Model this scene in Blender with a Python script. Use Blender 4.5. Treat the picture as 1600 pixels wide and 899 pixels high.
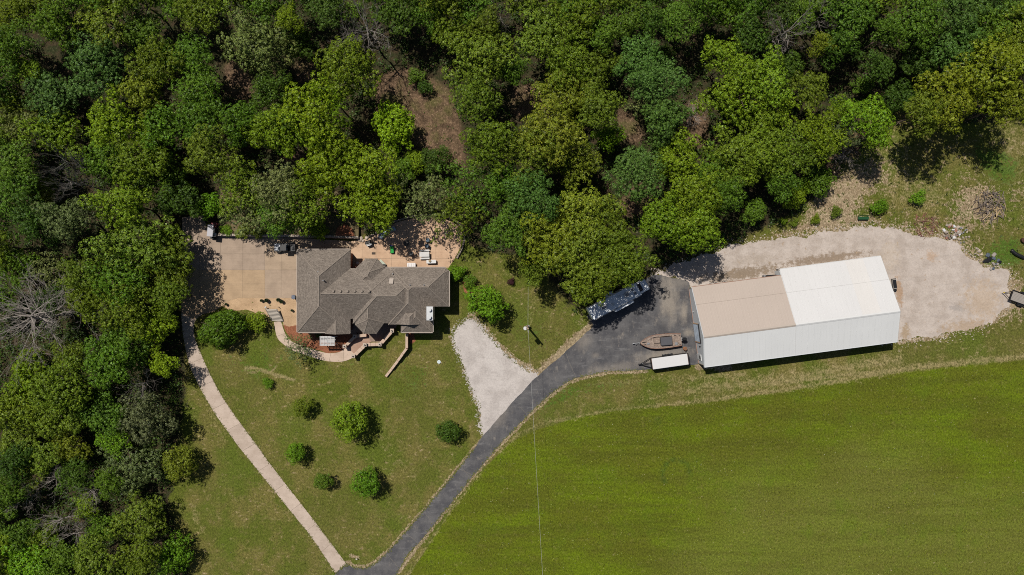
import bpy, bmesh, math, random
import numpy as np
from mathutils import Vector, Matrix, Euler
from mathutils.geometry import tessellate_polygon

for o in list(bpy.data.objects):
    bpy.data.objects.remove(o)
SC = bpy.context.scene
COL = SC.collection
random.seed(7)
RNG = np.random.default_rng(7)

# ------------------------------------------------------------------ camera
H = 106.67                      # drone height; 24 mm lens looking straight down
cam_d = bpy.data.cameras.new("camera")
cam_d.lens = 24.0
cam_d.sensor_width = 36.0
cam_d.clip_start = 0.5
cam_d.clip_end = 3000.0
cam = bpy.data.objects.new("camera", cam_d)
cam.location = (0, 0, H)
COL.objects.link(cam)
SC.camera = cam
SC.render.resolution_x, SC.render.resolution_y = 1024, 575

# ------------------------------------------------------------------ sky, sun, exposure
SUNV = Vector((-0.35, 0.42, 1.0)).normalized()
world = bpy.data.worlds.new("World")
SC.world = world
world.use_nodes = True
wn = world.node_tree
bg = wn.nodes["Background"]
sky = wn.nodes.new("ShaderNodeTexSky")
sky.sky_type = 'NISHITA'
sky.sun_disc = False
sky.sun_elevation = math.asin(SUNV.z)
sky.sun_rotation = math.atan2(SUNV.x, SUNV.y)
wn.links.new(sky.outputs[0], bg.inputs[0])
bg.inputs[1].default_value = 0.05
sun_d = bpy.data.lights.new("sun", 'SUN')
sun_d.energy = 5.0
sun_d.angle = math.radians(0.5)
sun_d.color = (1.0, 0.95, 0.87)
sun = bpy.data.objects.new("sun", sun_d)
sun.rotation_euler = (-SUNV).to_track_quat('-Z', 'Y').to_euler()
sun.location = SUNV * 200
COL.objects.link(sun)
SC.view_settings.view_transform = 'Standard'
SC.view_settings.look = 'None'
SC.view_settings.exposure = -0.25
SC.view_settings.gamma = 1.0
SC.cycles.max_bounces = 6
SC.cycles.diffuse_bounces = 1
SC.cycles.glossy_bounces = 2
SC.cycles.transmission_bounces = 4
SC.cycles.transparent_max_bounces = 4
SC.cycles.caustics_reflective = False
SC.cycles.caustics_refractive = False
SC.cycles.filter_width = 1.0
SC.cycles.use_denoising = False

# ------------------------------------------------------------------ helpers
S = 0.1                          # metres per photograph pixel on the ground


def W(px, py, z=0.0):
    k = S * (1 - z / H)
    return Vector(((px - 800) * k, (449.5 - py) * k, z))


def W2(px, py, z=0.0):
    v = W(px, py, z)
    return (v.x, v.y)


def tag(o, label=None, cat=None, group=None, kind=None):
    for k, v in (("label", label), ("category", cat), ("group", group), ("kind", kind)):
        if v:
            o[k] = v
    return o


def thing(name, label, cat, loc=(0, 0, 0), rz=0.0, group=None, parent=None):
    o = bpy.data.objects.new(name, None)
    o.empty_display_size = 0.3
    o.location = loc
    o.rotation_euler = (0, 0, rz)
    if parent:
        o.parent = parent
    COL.objects.link(o)
    return tag(o, label, cat, group)


def setting(name, loc=(0, 0, 0)):
    o = bpy.data.objects.new(name, None)
    o.location = loc
    COL.objects.link(o)
    o["kind"] = "structure"
    return o


class MB:
    """collects simple shapes; build() links them as one mesh object"""
    def __init__(s):
        s.v, s.f, s.uv = [], [], {}

    def add(s, vs, fs):
        n = len(s.v)
        s.v += [tuple(p) for p in vs]
        s.f += [tuple(n + i for i in f) for f in fs]
        return s

    def box(s, c, d, rz=0.0, rx=0.0, ry=0.0):
        m = Euler((rx, ry, rz)).to_matrix()
        c = Vector(c)
        h = [x / 2 for x in d]
        vs = [c + m @ Vector((sx * h[0], sy * h[1], sz * h[2])) for sz in (-1, 1) for sx, sy in ((-1, -1), (1, -1), (1, 1), (-1, 1))]
        return s.add(vs, [(3, 2, 1, 0), (4, 5, 6, 7), (0, 1, 5, 4), (1, 2, 6, 5), (2, 3, 7, 6), (3, 0, 4, 7)])

    def bbox(s, c, d, b=0.03, rz=0.0):
        """box with bevelled top and upright edges"""
        hx, hy, hz = (x / 2 for x in d)
        m = Matrix.Rotation(rz, 3, 'Z')
        c = Vector(c)

        def ring(x, y, z, q):
            return [(x - q, -y, z), (x, -y + q, z), (x, y - q, z), (x - q, y, z), (-x + q, y, z), (-x, y - q, z), (-x, -y + q, z), (-x + q, -y, z)]
        vs = ring(hx, hy, -hz, b) + ring(hx, hy, hz - b, b) + ring(hx - b, hy - b, hz, b * .5)
        vs = [c + m @ Vector(p) for p in vs]
        fs = [tuple(range(7, -1, -1)), tuple(range(16, 24))]
        for r in (0, 8):
            fs += [(r + i, r + (i + 1) % 8, r + 8 + (i + 1) % 8, r + 8 + i) for i in range(8)]
        return s.add(vs, fs)

    def prism(s, pts, z0, z1):
        """upright prism over a counter- or clockwise 2-D outline"""
        a = sum(pts[i][0] * pts[(i + 1) % len(pts)][1] - pts[(i + 1) % len(pts)][0] * pts[i][1] for i in range(len(pts)))
        if a < 0:
            pts = pts[::-1]
        n = len(pts)
        vs = [(p[0], p[1], z0) for p in pts] + [(p[0], p[1], z1) for p in pts]
        fs = [(i, (i + 1) % n, n + (i + 1) % n, n + i) for i in range(n)]
        fs += [tuple(range(n, 2 * n)), tuple(range(n - 1, -1, -1))]
        return s.add(vs, fs)

    def tube(s, path, radii, n=6, cap=True):
        path = [Vector(p) for p in path]
        if not hasattr(radii, '__len__'):
            radii = [radii] * len(path)
        vs, fs = [], []
        up = Vector((0, 0, 1))
        for i, p in enumerate(path):
            t = (path[min(i + 1, len(path) - 1)] - path[max(i - 1, 0)])
            t = t.normalized() if t.length > 1e-9 else up
            a = t.cross(up)
            if a.length < 0.05:
                a = t.cross(Vector((1, 0, 0)))
            a.normalize()
            b = a.cross(t)
            for k in range(n):
                an = 2 * math.pi * k / n
                vs.append(p + (a * math.cos(an) + b * math.sin(an)) * radii[i])
        for i in range(len(path) - 1):
            for k in range(n):
                fs.append((i * n + k, i * n + (k + 1) % n, (i + 1) * n + (k + 1) % n, (i + 1) * n + k))
        if cap:
            fs.append(tuple(range(n - 1, -1, -1)))
            m = (len(path) - 1) * n
            fs.append(tuple(range(m, m + n)))
        return s.add(vs, fs)

    def cyl(s, c, r, h, n=16, axis='z', r2=None):
        c = Vector(c)
        d = {'x': Vector((1, 0, 0)), 'y': Vector((0, 1, 0)), 'z': Vector((0, 0, 1))}[axis] * (h / 2)
        return s.tube([c - d, c + d], [r, r if r2 is None else r2], n)

    def build(s, name, mat, parent=None, world=False, smooth=False):
        """world: the points are world coordinates, the parent is moved but not turned"""
        me = bpy.data.meshes.new(name)
        v = s.v
        if world and parent is not None:
            q = parent.location.copy()
            pp = parent.parent
            while pp is not None:
                q += pp.location
                pp = pp.parent
            v = [(a - q.x, b - q.y, c - q.z) for a, b, c in v]
        me.from_pydata(v, [], s.f)
        me.materials.append(mat)
        if smooth:
            me.polygons.foreach_set('use_smooth', [True] * len(me.polygons))
        me.update()
        o = bpy.data.objects.new(name, me)
        if parent is not None:
            o.parent = parent
        COL.objects.link(o)
        return o


def quads_mesh(name, co, nper, mat):
    """co: (n*nper, 3) points, one polygon per nper points"""
    n = len(co) // nper
    me = bpy.data.meshes.new(name)
    me.vertices.add(len(co))
    me.vertices.foreach_set('co', np.ascontiguousarray(co, dtype=np.float32).ravel())
    me.loops.add(len(co))
    me.loops.foreach_set('vertex_index', np.arange(len(co), dtype=np.int32))
    me.polygons.add(n)
    me.polygons.foreach_set('loop_start', np.arange(0, len(co), nper, dtype=np.int32))
    me.polygons.foreach_set('loop_total', np.full(n, nper, dtype=np.int32))
    me.materials.append(mat)
    me.update(calc_edges=True)
    return me


def inpoly(x, y, poly):
    """vectorised point in polygon"""
    r = np.zeros(np.shape(x), dtype=bool)
    n = len(poly)
    for i in range(n):
        x0, y0 = poly[i]
        x1, y1 = poly[(i + 1) % n]
        if y0 == y1:
            continue
        c = ((y0 > y) != (y1 > y)) & (x < (x1 - x0) * (y - y0) / (y1 - y0) + x0)
        r ^= c
    return r


def clip_half(poly, a, b, c):
    """keep a*x+b*y+c >= 0"""
    out = []
    n = len(poly)
    for i in range(n):
        p, q = poly[i], poly[(i + 1) % n]
        dp, dq = a * p[0] + b * p[1] + c, a * q[0] + b * q[1] + c
        if dp >= 0:
            out.append(p)
        if (dp > 0 > dq) or (dp < 0 < dq):
            t = dp / (dp - dq)
            out.append((p[0] + (q[0] - p[0]) * t, p[1] + (q[1] - p[1]) * t))
    return out


def area2(p):
    return sum(p[i][0] * p[(i + 1) % len(p)][1] - p[(i + 1) % len(p)][0] * p[i][1] for i in range(len(p))) / 2


def smooth_line(pts, step=0.5, closed=False):
    """Catmull-Rom through the points"""
    P = [Vector(p) for p in pts]
    n = len(P)
    out = []
    for i in range(n if closed else n - 1):
        if closed:
            a, b, c, d = P[(i - 1) % n], P[i], P[(i + 1) % n], P[(i + 2) % n]
        else:
            a, b, c, d = P[max(i - 1, 0)], P[i], P[i + 1], P[min(i + 2, n - 1)]
        k = max(1, int((c - b).length / step))
        for j in range(k):
            t = j / k
            out.append(0.5 * (2 * b + (c - a) * t + (2 * a - 5 * b + 4 * c - d) * t * t + (3 * b - a - 3 * c + d) * t ** 3))
    if not closed:
        out.append(P[-1])
    return out


def rough_outline(pts, amp=0.15, step=0.25, seed=1, rounds=0):
    """resamples a closed outline and makes it uneven"""
    r = random.Random(seed)
    P = [Vector(p) for p in pts]
    out = []
    for i in range(len(P)):
        a, b = P[i], P[(i + 1) % len(P)]
        k = max(1, int((b - a).length / step))
        out += [a.lerp(b, j / k) for j in range(k)]
    for _ in range(rounds):
        out = [(out[i - 1] + out[i] * 2 + out[(i + 1) % len(out)]) / 4 for i in range(len(out))]
    ph = [r.uniform(0, 6.28) for _ in range(8)]
    res = []
    for i, p in enumerate(out):
        n = (out[(i + 1) % len(out)] - out[i - 1])
        n = Vector((n.y, -n.x)).normalized() if n.length > 1e-6 else Vector((0, 0))
        w = sum(math.sin(p.x * f + ph[k]) * math.sin(p.y * f * 1.1 + ph[k + 4]) / (k + 1) for k, f in enumerate((1.1, 2.3, 4.7, 8.9)))
        res.append(p + n * amp * (w + r.uniform(-.5, .5)))
    return [(p.x, p.y) for p in res]


def sheet(name, outline, z, mat, thick=0.25, parent=None):
    """a ground sheet with its own edge: top at z"""
    return MB().prism(outline, z - thick, z).build(name, mat, parent)


# ------------------------------------------------------------------ node materials
class Sh:
    def __init__(s, name, rough=0.8, spec=0.3):
        s.m = bpy.data.materials.new(name)
        s.m.use_nodes = True
        s.t = s.m.node_tree
        s.b = s.t.nodes["Principled BSDF"]
        s.b.inputs["Roughness"].default_value = rough
        s.b.inputs["Specular IOR Level"].default_value = spec

    def n(s, typ, **kw):
        nd = s.t.nodes.new(typ)
        for k, v in kw.items():
            setattr(nd, k, v)
        return nd

    def put(s, sock, v):
        if isinstance(v, bpy.types.NodeSocket):
            s.t.links.new(v, sock)
        elif isinstance(v, (tuple, list)) and len(v) == 3 and sock.type == 'RGBA':
            sock.default_value = (*v, 1)
        else:
            sock.default_value = v

    def pos(s):
        if not hasattr(s, '_p'):
            s._p = s.n('ShaderNodeNewGeometry').outputs['Position']
        return s._p

    def obj(s):
        if not hasattr(s, '_o'):
            s._o = s.n('ShaderNodeTexCoord').outputs['Object']
        return s._o

    def scale(s, v, k, rot=0.0, loc=(0, 0, 0)):
        nd = s.n('ShaderNodeMapping')
        s.put(nd.inputs['Vector'], v)
        nd.inputs['Scale'].default_value = k
        nd.inputs['Rotation'].default_value = (0, 0, rot)
        nd.inputs['Location'].default_value = loc
        return nd.outputs[0]

    def noise(s, sc, det=3, rough=0.55, vec=None, dist=0.0):
        nd = s.n('ShaderNodeTexNoise')
        s.put(nd.inputs['Vector'], vec if vec is not None else s.pos())
        nd.inputs['Scale'].default_value = sc
        nd.inputs['Detail'].default_value = det
        nd.inputs['Roughness'].default_value = rough
        nd.inputs['Distortion'].default_value = dist
        return nd.outputs[0]

    def vor(s, sc, vec=None, feature='F1', out='Distance'):
        nd = s.n('ShaderNodeTexVoronoi', feature=feature)
        s.put(nd.inputs['Vector'], vec if vec is not None else s.pos())
        nd.inputs['Scale'].default_value = sc
        return nd.outputs[out]

    def ma(s, op, a, b=0.0, c=0.0, clamp=False):
        nd = s.n('ShaderNodeMath', operation=op, use_clamp=clamp)
        s.put(nd.inputs[0], a)
        s.put(nd.inputs[1], b)
        s.put(nd.inputs[2], c)
        return nd.outputs[0]

    def st(s, x, lo, hi, a=0.0, b=1.0):
        nd = s.n('ShaderNodeMapRange', interpolation_type='SMOOTHSTEP')
        s.put(nd.inputs[0], x)
        nd.inputs[1].default_value, nd.inputs[2].default_value = lo, hi
        nd.inputs[3].default_value, nd.inputs[4].default_value = a, b
        return nd.outputs[0]

    def mix(s, f, a, b, mode='MIX'):
        nd = s.n('ShaderNodeMix', data_type='RGBA', blend_type=mode)
        s.put(nd.inputs[0], f)
        s.put(nd.inputs[6], a)
        s.put(nd.inputs[7], b)
        return nd.outputs[2]

    def mul(s, col, f):
        """colour times a scalar"""
        cb = s.n('ShaderNodeCombineColor')
        for i in range(3):
            s.put(cb.inputs[i], f)
        return s.mix(1.0, col, cb.outputs[0], 'MULTIPLY')

    def attr(s, name):
        return s.n('ShaderNodeAttribute', attribute_name=name).outputs['Fac']

    def blob(s, px, py, rx, ry, rot=0.0):
        """soft round patch in world coordinates, 1 in its centre"""
        c = W(px, py)
        nd = s.n('ShaderNodeMapping', vector_type='TEXTURE')
        s.put(nd.inputs['Vector'], s.pos())
        nd.inputs['Location'].default_value = (c.x, c.y, 0)
        nd.inputs['Rotation'].default_value = (0, 0, rot)
        nd.inputs['Scale'].default_value = (rx * S, ry * S, 1000)
        ln = s.n('ShaderNodeVectorMath', operation='LENGTH')
        s.put(ln.inputs[0], nd.outputs[0])
        return s.ma('SUBTRACT', 1.0, ln.outputs['Value'], clamp=True)

    def bump(s, h, strength=0.4, dist=0.05):
        nd = s.n('ShaderNodeBump')
        nd.inputs['Strength'].default_value = strength
        nd.inputs['Distance'].default_value = dist
        s.put(nd.inputs['Height'], h)
        s.t.links.new(nd.outputs[0], s.b.inputs['Normal'])

    def done(s, col):
        s.put(s.b.inputs['Base Color'], col)
        return s.m


MATS = {}


def plain(name, c, rough=0.6, metal=0.0, var=0.12, sc=3.0, spec=0.4):
    """painted or natural surface with a little wear and grain"""
    if name in MATS:
        return MATS[name]
    s = Sh(name, rough, spec)
    s.b.inputs['Metallic'].default_value = metal
    f = s.ma('ADD', s.ma('MULTIPLY', s.noise(sc, 4), 2 * var), 1 - var)
    f2 = s.ma('ADD', s.ma('MULTIPLY', s.noise(sc * 9, 2), var), 1 - var / 2)
    col = s.mul(s.mul(c, f), f2)
    MATS[name] = s.done(col)
    return s.m


def ground_mat():
    s = Sh("ground_cover", 0.95, 0.1)
    p = s.pos()
    big = s.noise(0.045, 3)
    mid = s.noise(0.22, 4, 0.6)
    sm = s.noise(0.9, 4, 0.62)
    fine = s.noise(3.2, 3, 0.7)
    grain = s.noise(9.0, 2, 0.7)
    # streaks left by the mower, they run with the field edge
    strk = s.noise(1.0, 4, 0.6, s.scale(p, (0.05, 0.55, 1), -0.12))
    strk2 = s.noise(1.0, 4, 0.65, s.scale(p, (0.25, 1.6, 1), -0.12))
    # mown lawn
    lawn = s.mix(s.st(mid, .40, .62), (0.090, 0.108, 0.016), (0.145, 0.128, 0.036))
    lawn = s.mix(s.ma('MULTIPLY', s.st(big, .42, .62), .6), lawn, (0.105, 0.104, 0.024))
    lawn = s.mix(s.ma('MULTIPLY', s.st(sm, .52, .72), .6), lawn, (0.205, 0.165, 0.066))
    lawn = s.mix(s.ma('MULTIPLY', s.st(s.noise(.12, 4, .6), .50, .64), .62), lawn, (0.085, 0.118, 0.014))
    spk = s.ma('MULTIPLY', s.st(s.noise(1.5, 4, .7, s.scale(p, (.7, 1.3, 1), .5)), .57, .70), s.st(mid, .42, .60))
    lawn = s.mix(spk, lawn, (0.34, 0.26, 0.145))
    # unmown field
    blot = s.noise(0.11, 5, .62, s.scale(p, (.6, 1.2, 1), -.12, (3, 9, 0)))
    fld = s.mix(s.st(blot, .40, .60), (0.108, 0.148, 0.007), (0.098, 0.112, 0.010))
    fld = s.mix(s.ma('MULTIPLY', s.st(strk, .40, .66), .38), fld, (0.060, 0.066, 0.010))
    fld = s.mix(s.ma('MULTIPLY', s.st(s.ma('ADD', big, s.blob(1380, 880, 480, 260)), .62, 1.1), .6), fld, (0.135, 0.142, 0.030))  # random paler tone; lens haze painted in as one pale patch
    bnd = s.noise(1.0, 4, .6, s.scale(p, (.035, .30, 1), -.16, (2, 5, 0)), 1.6)
    fld = s.mix(s.ma('MULTIPLY', s.st(bnd, .46, .64), .30), fld, (0.074, 0.074, 0.012))
    fld = s.mix(s.ma('MULTIPLY', s.st(mid, .5, .74), .5), fld, (0.090, 0.140, 0.009))
    fld = s.mix(s.ma('MULTIPLY', s.st(s.noise(1.1, 5, .7), .52, .74), .5), fld, (0.175, 0.155, 0.045))
    fld = s.mix(s.st(s.noise(2.2, 2, .5), .73, .78), fld, (0.030, 0.055, 0.008))
    fld = s.mix(s.ma('MULTIPLY', s.st(s.noise(2.9, 1, .5, s.scale(p, (1, 1, 1), 0, (31, 7, 0))), .77, .81), .7), fld, (0.42, 0.42, 0.28))
    # leaf litter in the wood
    lit = s.mix(s.st(sm, .35, .65), (0.170, 0.110, 0.068), (0.085, 0.056, 0.034))
    lit = s.mix(s.ma('MULTIPLY', s.st(mid, .48, .66), .8), lit, (0.095, 0.090, 0.030))
    lit = s.mix(s.ma('MULTIPLY', s.st(fine, .58, .70), .5), lit, (0.30, 0.21, 0.14))
    # canopy shade painted into the litter colour, except in open spots
    shade_col = s.mix(s.st(sm, .35, .65), (0.058, 0.042, 0.024), (0.030, 0.036, 0.014))
    lit = s.mix(s.st(s.ma('ADD', s.attr('open'), s.ma('MULTIPLY', s.ma('SUBTRACT', sm, .5), .7)), .3, .7), shade_col, lit)
    # bare soil
    drt = s.mix(s.st(sm, .35, .68), (0.34, 0.265, 0.170), (0.225, 0.165, 0.098))
    drt = s.mix(s.ma('MULTIPLY', s.st(fine, .52, .70), .5), drt, (0.42, 0.345, 0.25))

    def mask(a, k1=.75, k2=.55, lo=.42, hi=.58):
        x = s.ma('ADD', s.attr(a), s.ma('MULTIPLY', s.ma('SUBTRACT', sm, .5), k1))
        x = s.ma('ADD', x, s.ma('MULTIPLY', s.ma('SUBTRACT', fine, .5), k2))
        return s.st(x, lo, hi)
    col = s.mix(mask('field', .25, .30), lawn, fld)
    col = s.mix(s.ma('MULTIPLY', mask('dry', 1.0, 1.0, .30, .85), .85), col, (0.27, 0.22, 0.105))
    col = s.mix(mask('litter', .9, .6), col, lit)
    col = s.mix(mask('soil', 1.7, 1.4, .34, .66), col, drt)
    col = s.mix(s.ma('MULTIPLY', mask('edge', .9, .9), .9), col, drt)
    col = s.mix(s.ma('MULTIPLY', mask('lush', .9, .8), .85), col, (0.062, 0.118, 0.014))
    ringm = s.ma('MULTIPLY', s.attr('ring'), s.st(sm, .3, .6))
    col = s.mix(ringm, col, (0.030, 0.072, 0.016))
    f = s.ma('MULTIPLY', s.ma('ADD', s.ma('MULTIPLY', fine, 2.1), -.05), s.ma('ADD', s.ma('MULTIPLY', grain, 2.4), -.2))
    col = s.mul(col, f)
    s.bump(s.ma('ADD', s.ma('MULTIPLY', fine, .7), grain), 0.55, 0.10)
    return s.done(col)


def gravel_mat(name, base, dark, stains=()):
    s = Sh(name, 0.9, 0.2)
    sm, fine, grain = s.noise(.5, 4, .6), s.noise(3.5, 3, .7), s.noise(14, 2, .6)
    v = s.vor(9.0)
    col = s.mix(s.st(sm, .36, .68), base, dark)
    trk = s.noise(1.0, 5, .7, s.scale(s.pos(), (.12, 1.1, 1), .15))
    col = s.mix(s.ma('MULTIPLY', s.st(trk, .52, .72), .4), col, tuple(c * .72 for c in base))
    for px, py, rx, ry, rot, c, k in stains:
        b = s.ma('ADD', s.blob(px, py, rx, ry, rot), s.ma('MULTIPLY', s.ma('SUBTRACT', s.noise(1.4, 5, .75), .5), 2.6))
        col = s.mix(s.ma('MULTIPLY', s.st(b, .25, .75), k), col, c)
    col = s.mix(s.ma('MULTIPLY', s.st(fine, .62, .74), .45), col, (0.30, 0.23, 0.165))
    f = s.ma('MULTIPLY', s.ma('ADD', s.ma('MULTIPLY', fine, .55), .72), s.ma('ADD', s.ma('MULTIPLY', grain, .6), .70))
    s.bump(s.ma('ADD', v, grain), 0.3, 0.03)
    return s.done(s.mul(col, f))


def asphalt_mat():
    s = Sh("asphalt", 0.88, 0.25)
    sm, fine, grain = s.noise(.45, 4, .65), s.noise(3.0, 4, .7), s.noise(16, 2, .6)
    str_ = s.noise(1.0, 4, .65, s.scale(s.pos(), (.35, 1.5, 1), -.75))
    col = s.mix(s.st(sm, .35, .68), (0.070, 0.069, 0.075), (0.118, 0.114, 0.115))
    col = s.mix(s.ma('MULTIPLY', s.st(str_, .55, .72), .55), col, (0.19, 0.185, 0.185))
    dust = (0.30, 0.26, 0.215)
    dn = s.ma('ADD', s.ma('MULTIPLY', s.ma('SUBTRACT', s.noise(.5, 5, .72), .5), 1.0), s.ma('MULTIPLY', s.ma('SUBTRACT', s.noise(1.0, 5, .75, s.scale(s.pos(), (1.3, .3, 1), .1)), .5), 1.0))
    for px, py, rx, ry, rot, k in ((1045, 470, 26, 60, .12, .8), (1068, 488, 9, 30, 0, .8), (1060, 440, 30, 20, 0, .45), (1075, 520, 16, 10, 0, .6), (1030, 556, 75, 16, .12, .75),
                                   (960, 575, 80, 14, .15, .42), (912, 535, 26, 18, .8, .4), (930, 555, 12, 8, 0, .4), (780, 655, 40, 16, .85, .35), (745, 690, 20, 6, .8, .4)):
        b = s.ma('ADD', s.blob(px, py, rx, ry, rot), dn)
        col = s.mix(s.ma('MULTIPLY', s.st(b, .08, 1.0), k), col, dust)
    col = s.mix(s.ma('MULTIPLY', s.st(fine, .58, .72), .45), col, (0.25, 0.235, 0.215))
    col = s.mul(col, s.ma('ADD', s.ma('MULTIPLY', grain, .9), .55))
    s.bump(grain, 0.35, 0.02)
    return s.done(col)


def concrete_mat(name, base, dark, tint=True):
    s = Sh(name, 0.85, 0.25)
    oi = s.n('ShaderNodeObjectInfo')
    sm, fine, grain = s.noise(.6, 4, .6), s.noise(3.0, 3, .6), s.noise(18, 2, .6)
    brush = s.noise(1.0, 3, .6, s.scale(s.pos(), (.25, 7, 1)))
    col = s.mix(s.st(sm, .32, .7), base, dark)
    col = s.mix(s.ma('MULTIPLY', s.st(fine, .55, .75), .35), col, (0.24, 0.18, 0.13))
    if tint:
        col = s.mix(1.0, col, oi.outputs['Color'], 'MULTIPLY')
    f = s.ma('MULTIPLY', s.ma('ADD', s.ma('MULTIPLY', grain, .4), .8), s.ma('ADD', s.ma('MULTIPLY', brush, .25), .875))
    s.bump(grain, 0.2, 0.01)
    return s.done(s.mul(col, f))


def shingle_mat():
    s = Sh("asphalt_shingle", 0.9, 0.2)
    uv = s.n('ShaderNodeTexCoord').outputs['UV']
    br = s.n('ShaderNodeTexBrick')
    s.put(br.inputs['Vector'], uv)
    br.inputs['Scale'].default_value = 1.0
    br.inputs['Brick Width'].default_value = 0.42
    br.inputs['Row Height'].default_value = 0.16
    br.inputs['Mortar Size'].default_value = 0.012
    br.inputs['Color1'].default_value = (0.185, 0.155, 0.130, 1)
    br.inputs['Color2'].default_value = (0.250, 0.213, 0.180, 1)
    br.inputs['Mortar'].default_value = (0.13, 0.11, 0.095, 1)
    br.inputs['Bias'].default_value = -0.1
    fine = s.noise(4.5, 3, .75)
    col = s.mul(br.outputs['Color'], s.ma('ADD', s.ma('MULTIPLY', fine, 1.9), .05))
    col = s.mul(col, s.ma('ADD', s.ma('MULTIPLY', s.noise(.5, 3), .35), .80))
    s.bump(s.ma('SUBTRACT', 1.0, br.outputs['Fac']), 0.5, 0.02)
    return s.done(col)


def brick_mat():
    s = Sh("red_brick", 0.85, 0.2)
    v = s.scale(s.obj(), (1, 1, 1))
    n = s.noise(7, 3)
    return s.done(s.mix(s.st(n, .35, .65), (0.20, 0.085, 0.06), (0.30, 0.14, 0.10)))


def leaf_mat():
    m = bpy.data.materials.new("leaves")
    m.use_nodes = True
    t = m.node_tree
    t.nodes.clear()
    N, L = t.nodes.new, t.links.new
    out = N('ShaderNodeOutputMaterial')
    oi, ge = N('ShaderNodeObjectInfo'), N('ShaderNodeNewGeometry')
    mr = N('ShaderNodeMapRange')
    mr.inputs[3].default_value, mr.inputs[4].default_value = 0.40, 1.72
    L(ge.outputs['Random Per Island'], mr.inputs[0])
    hs = N('ShaderNodeHueSaturation')
    mh = N('ShaderNodeMapRange')
    mh.inputs[3].default_value, mh.inputs[4].default_value = 0.485, 0.512
    fr = N('ShaderNodeMath'); fr.operation = 'FRACT'
    mu = N('ShaderNodeMath'); mu.operation = 'MULTIPLY'; mu.inputs[1].default_value = 37.7
    L(ge.outputs['Random Per Island'], mu.inputs[0]); L(mu.outputs[0], fr.inputs[0]); L(fr.outputs[0], mh.inputs[0])
    L(oi.outputs['Color'], hs.inputs['Color'])
    L(mh.outputs[0], hs.inputs['Hue'])
    L(mr.outputs[0], hs.inputs['Value'])
    df, tr, gl = N('ShaderNodeBsdfDiffuse'), N('ShaderNodeBsdfTranslucent'), N('ShaderNodeBsdfGlossy')
    gl.inputs['Roughness'].default_value = 0.45
    gl.inputs['Color'].default_value = (0.9, 0.95, 1, 1)
    L(hs.outputs[0], df.inputs[0])
    tc = N('ShaderNodeMix'); tc.data_type = 'RGBA'; tc.blend_type = 'MULTIPLY'; tc.inputs[0].default_value = 1
    tc.inputs[7].default_value = (1.25, 1.35, 0.5, 1)
    L(hs.outputs[0], tc.inputs[6]); L(tc.outputs[2], tr.inputs[0])
    m1, m2 = N('ShaderNodeMixShader'), N('ShaderNodeMixShader')
    m1.inputs[0].default_value = 0.10
    m2.inputs[0].default_value = 0.012
    L(df.outputs[0], m1.inputs[1]); L(tr.outputs[0], m1.inputs[2])
    L(m1.outputs[0], m2.inputs[1]); L(gl.outputs[0], m2.inputs[2])
    L(m2.outputs[0], out.inputs[0])
    return m


def metal_roof_mat():
    s = Sh("painted_metal_sheet", 0.5, 0.35)
    oi = s.n('ShaderNodeObjectInfo')
    f = s.ma('ADD', s.ma('MULTIPLY', s.noise(.25, 4), .10), .95)
    f = s.ma('MULTIPLY', f, s.ma('ADD', s.ma('MULTIPLY', s.noise(2.0, 3, .6, s.scale(s.pos(), (3, .3, 1), .12)), .08), .96))
    return s.done(s.mul(oi.outputs['Color'], f))


def wood_mat(name, c, sc=1.0):
    s = Sh(name, 0.75, 0.25)
    g = s.noise(4.0 * sc, 4, .6, s.scale(s.obj(), (.4, 6, 6)))
    return s.done(s.mul(c, s.ma('ADD', s.ma('MULTIPLY', g, .8), .6)))


def mulch_mat():
    s = Sh("red_mulch", 0.95, 0.1)
    v = s.noise(7, 4, .75)
    col = s.mix(s.st(v, .3, .7), (0.16, 0.055, 0.030), (0.36, 0.155, 0.085))
    s.bump(v, .8, .1)
    return s.done(s.mul(col, s.ma('ADD', s.ma('MULTIPLY', s.noise(1.2, 3), .6), .7)))


M_ground, M_asphalt, M_shingle, M_brick, M_leaf, M_sheet, M_mulch = ground_mat(), asphalt_mat(), shingle_mat(), brick_mat(), leaf_mat(), metal_roof_mat(), mulch_mat()
M_gravel = gravel_mat("limestone_gravel", (0.50, 0.455, 0.425), (0.40, 0.36, 0.335), ((770, 560, 30, 60, .4, (.55, .51, .48), .4),))
M_yard = gravel_mat("yard_gravel", (0.485, 0.42, 0.372), (0.385, 0.325, 0.28), (
    (1160, 427, 100, 17, .14, (.22, .165, .115), .9), (1290, 405, 115, 14, .13, (.235, .175, .125), .9), (1180, 405, 60, 14, .15, (.35, .29, .235), .5),
    (1455, 400, 18, 14, 0, (.42, .28, .18), .6), (1405, 455, 10, 40, .1, (.36, .23, .14), .8), (1497, 482, 26, 10, -.3, (.30, .27, .25), .6), (1390, 400, 30, 40, 0, (.45, .37, .29), .5),
    (1535, 470, 50, 60, 0, (.42, .31, .21), .55), (1510, 510, 70, 18, .1, (.36, .26, .17), .65), (1415, 520, 12, 26, 0, (.33, .24, .15), .8)))
M_conc = concrete_mat("driveway_concrete", (0.50, 0.405, 0.335), (0.42, 0.335, 0.27))
M_pad = concrete_mat("pad_concrete", (0.385, 0.295, 0.215), (0.315, 0.24, 0.175))
M_patio = concrete_mat("patio_concrete", (0.56, 0.39, 0.265), (0.46, 0.31, 0.205))
M_tanrock = gravel_mat("tan_river_rock", (0.50, 0.345, 0.21), (0.40, 0.27, 0.16))
M_white = plain("white_paint", (0.60, 0.60, 0.595), .45, 0, .05)
M_black = plain("black_paint", (0.015, 0.015, 0.017), .4, 0, .2)
M_rubber = plain("rubber", (0.02, 0.02, 0.02), .8)
M_steel = plain("galvanised_steel", (0.45, 0.46, 0.47), .45, .6)
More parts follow.
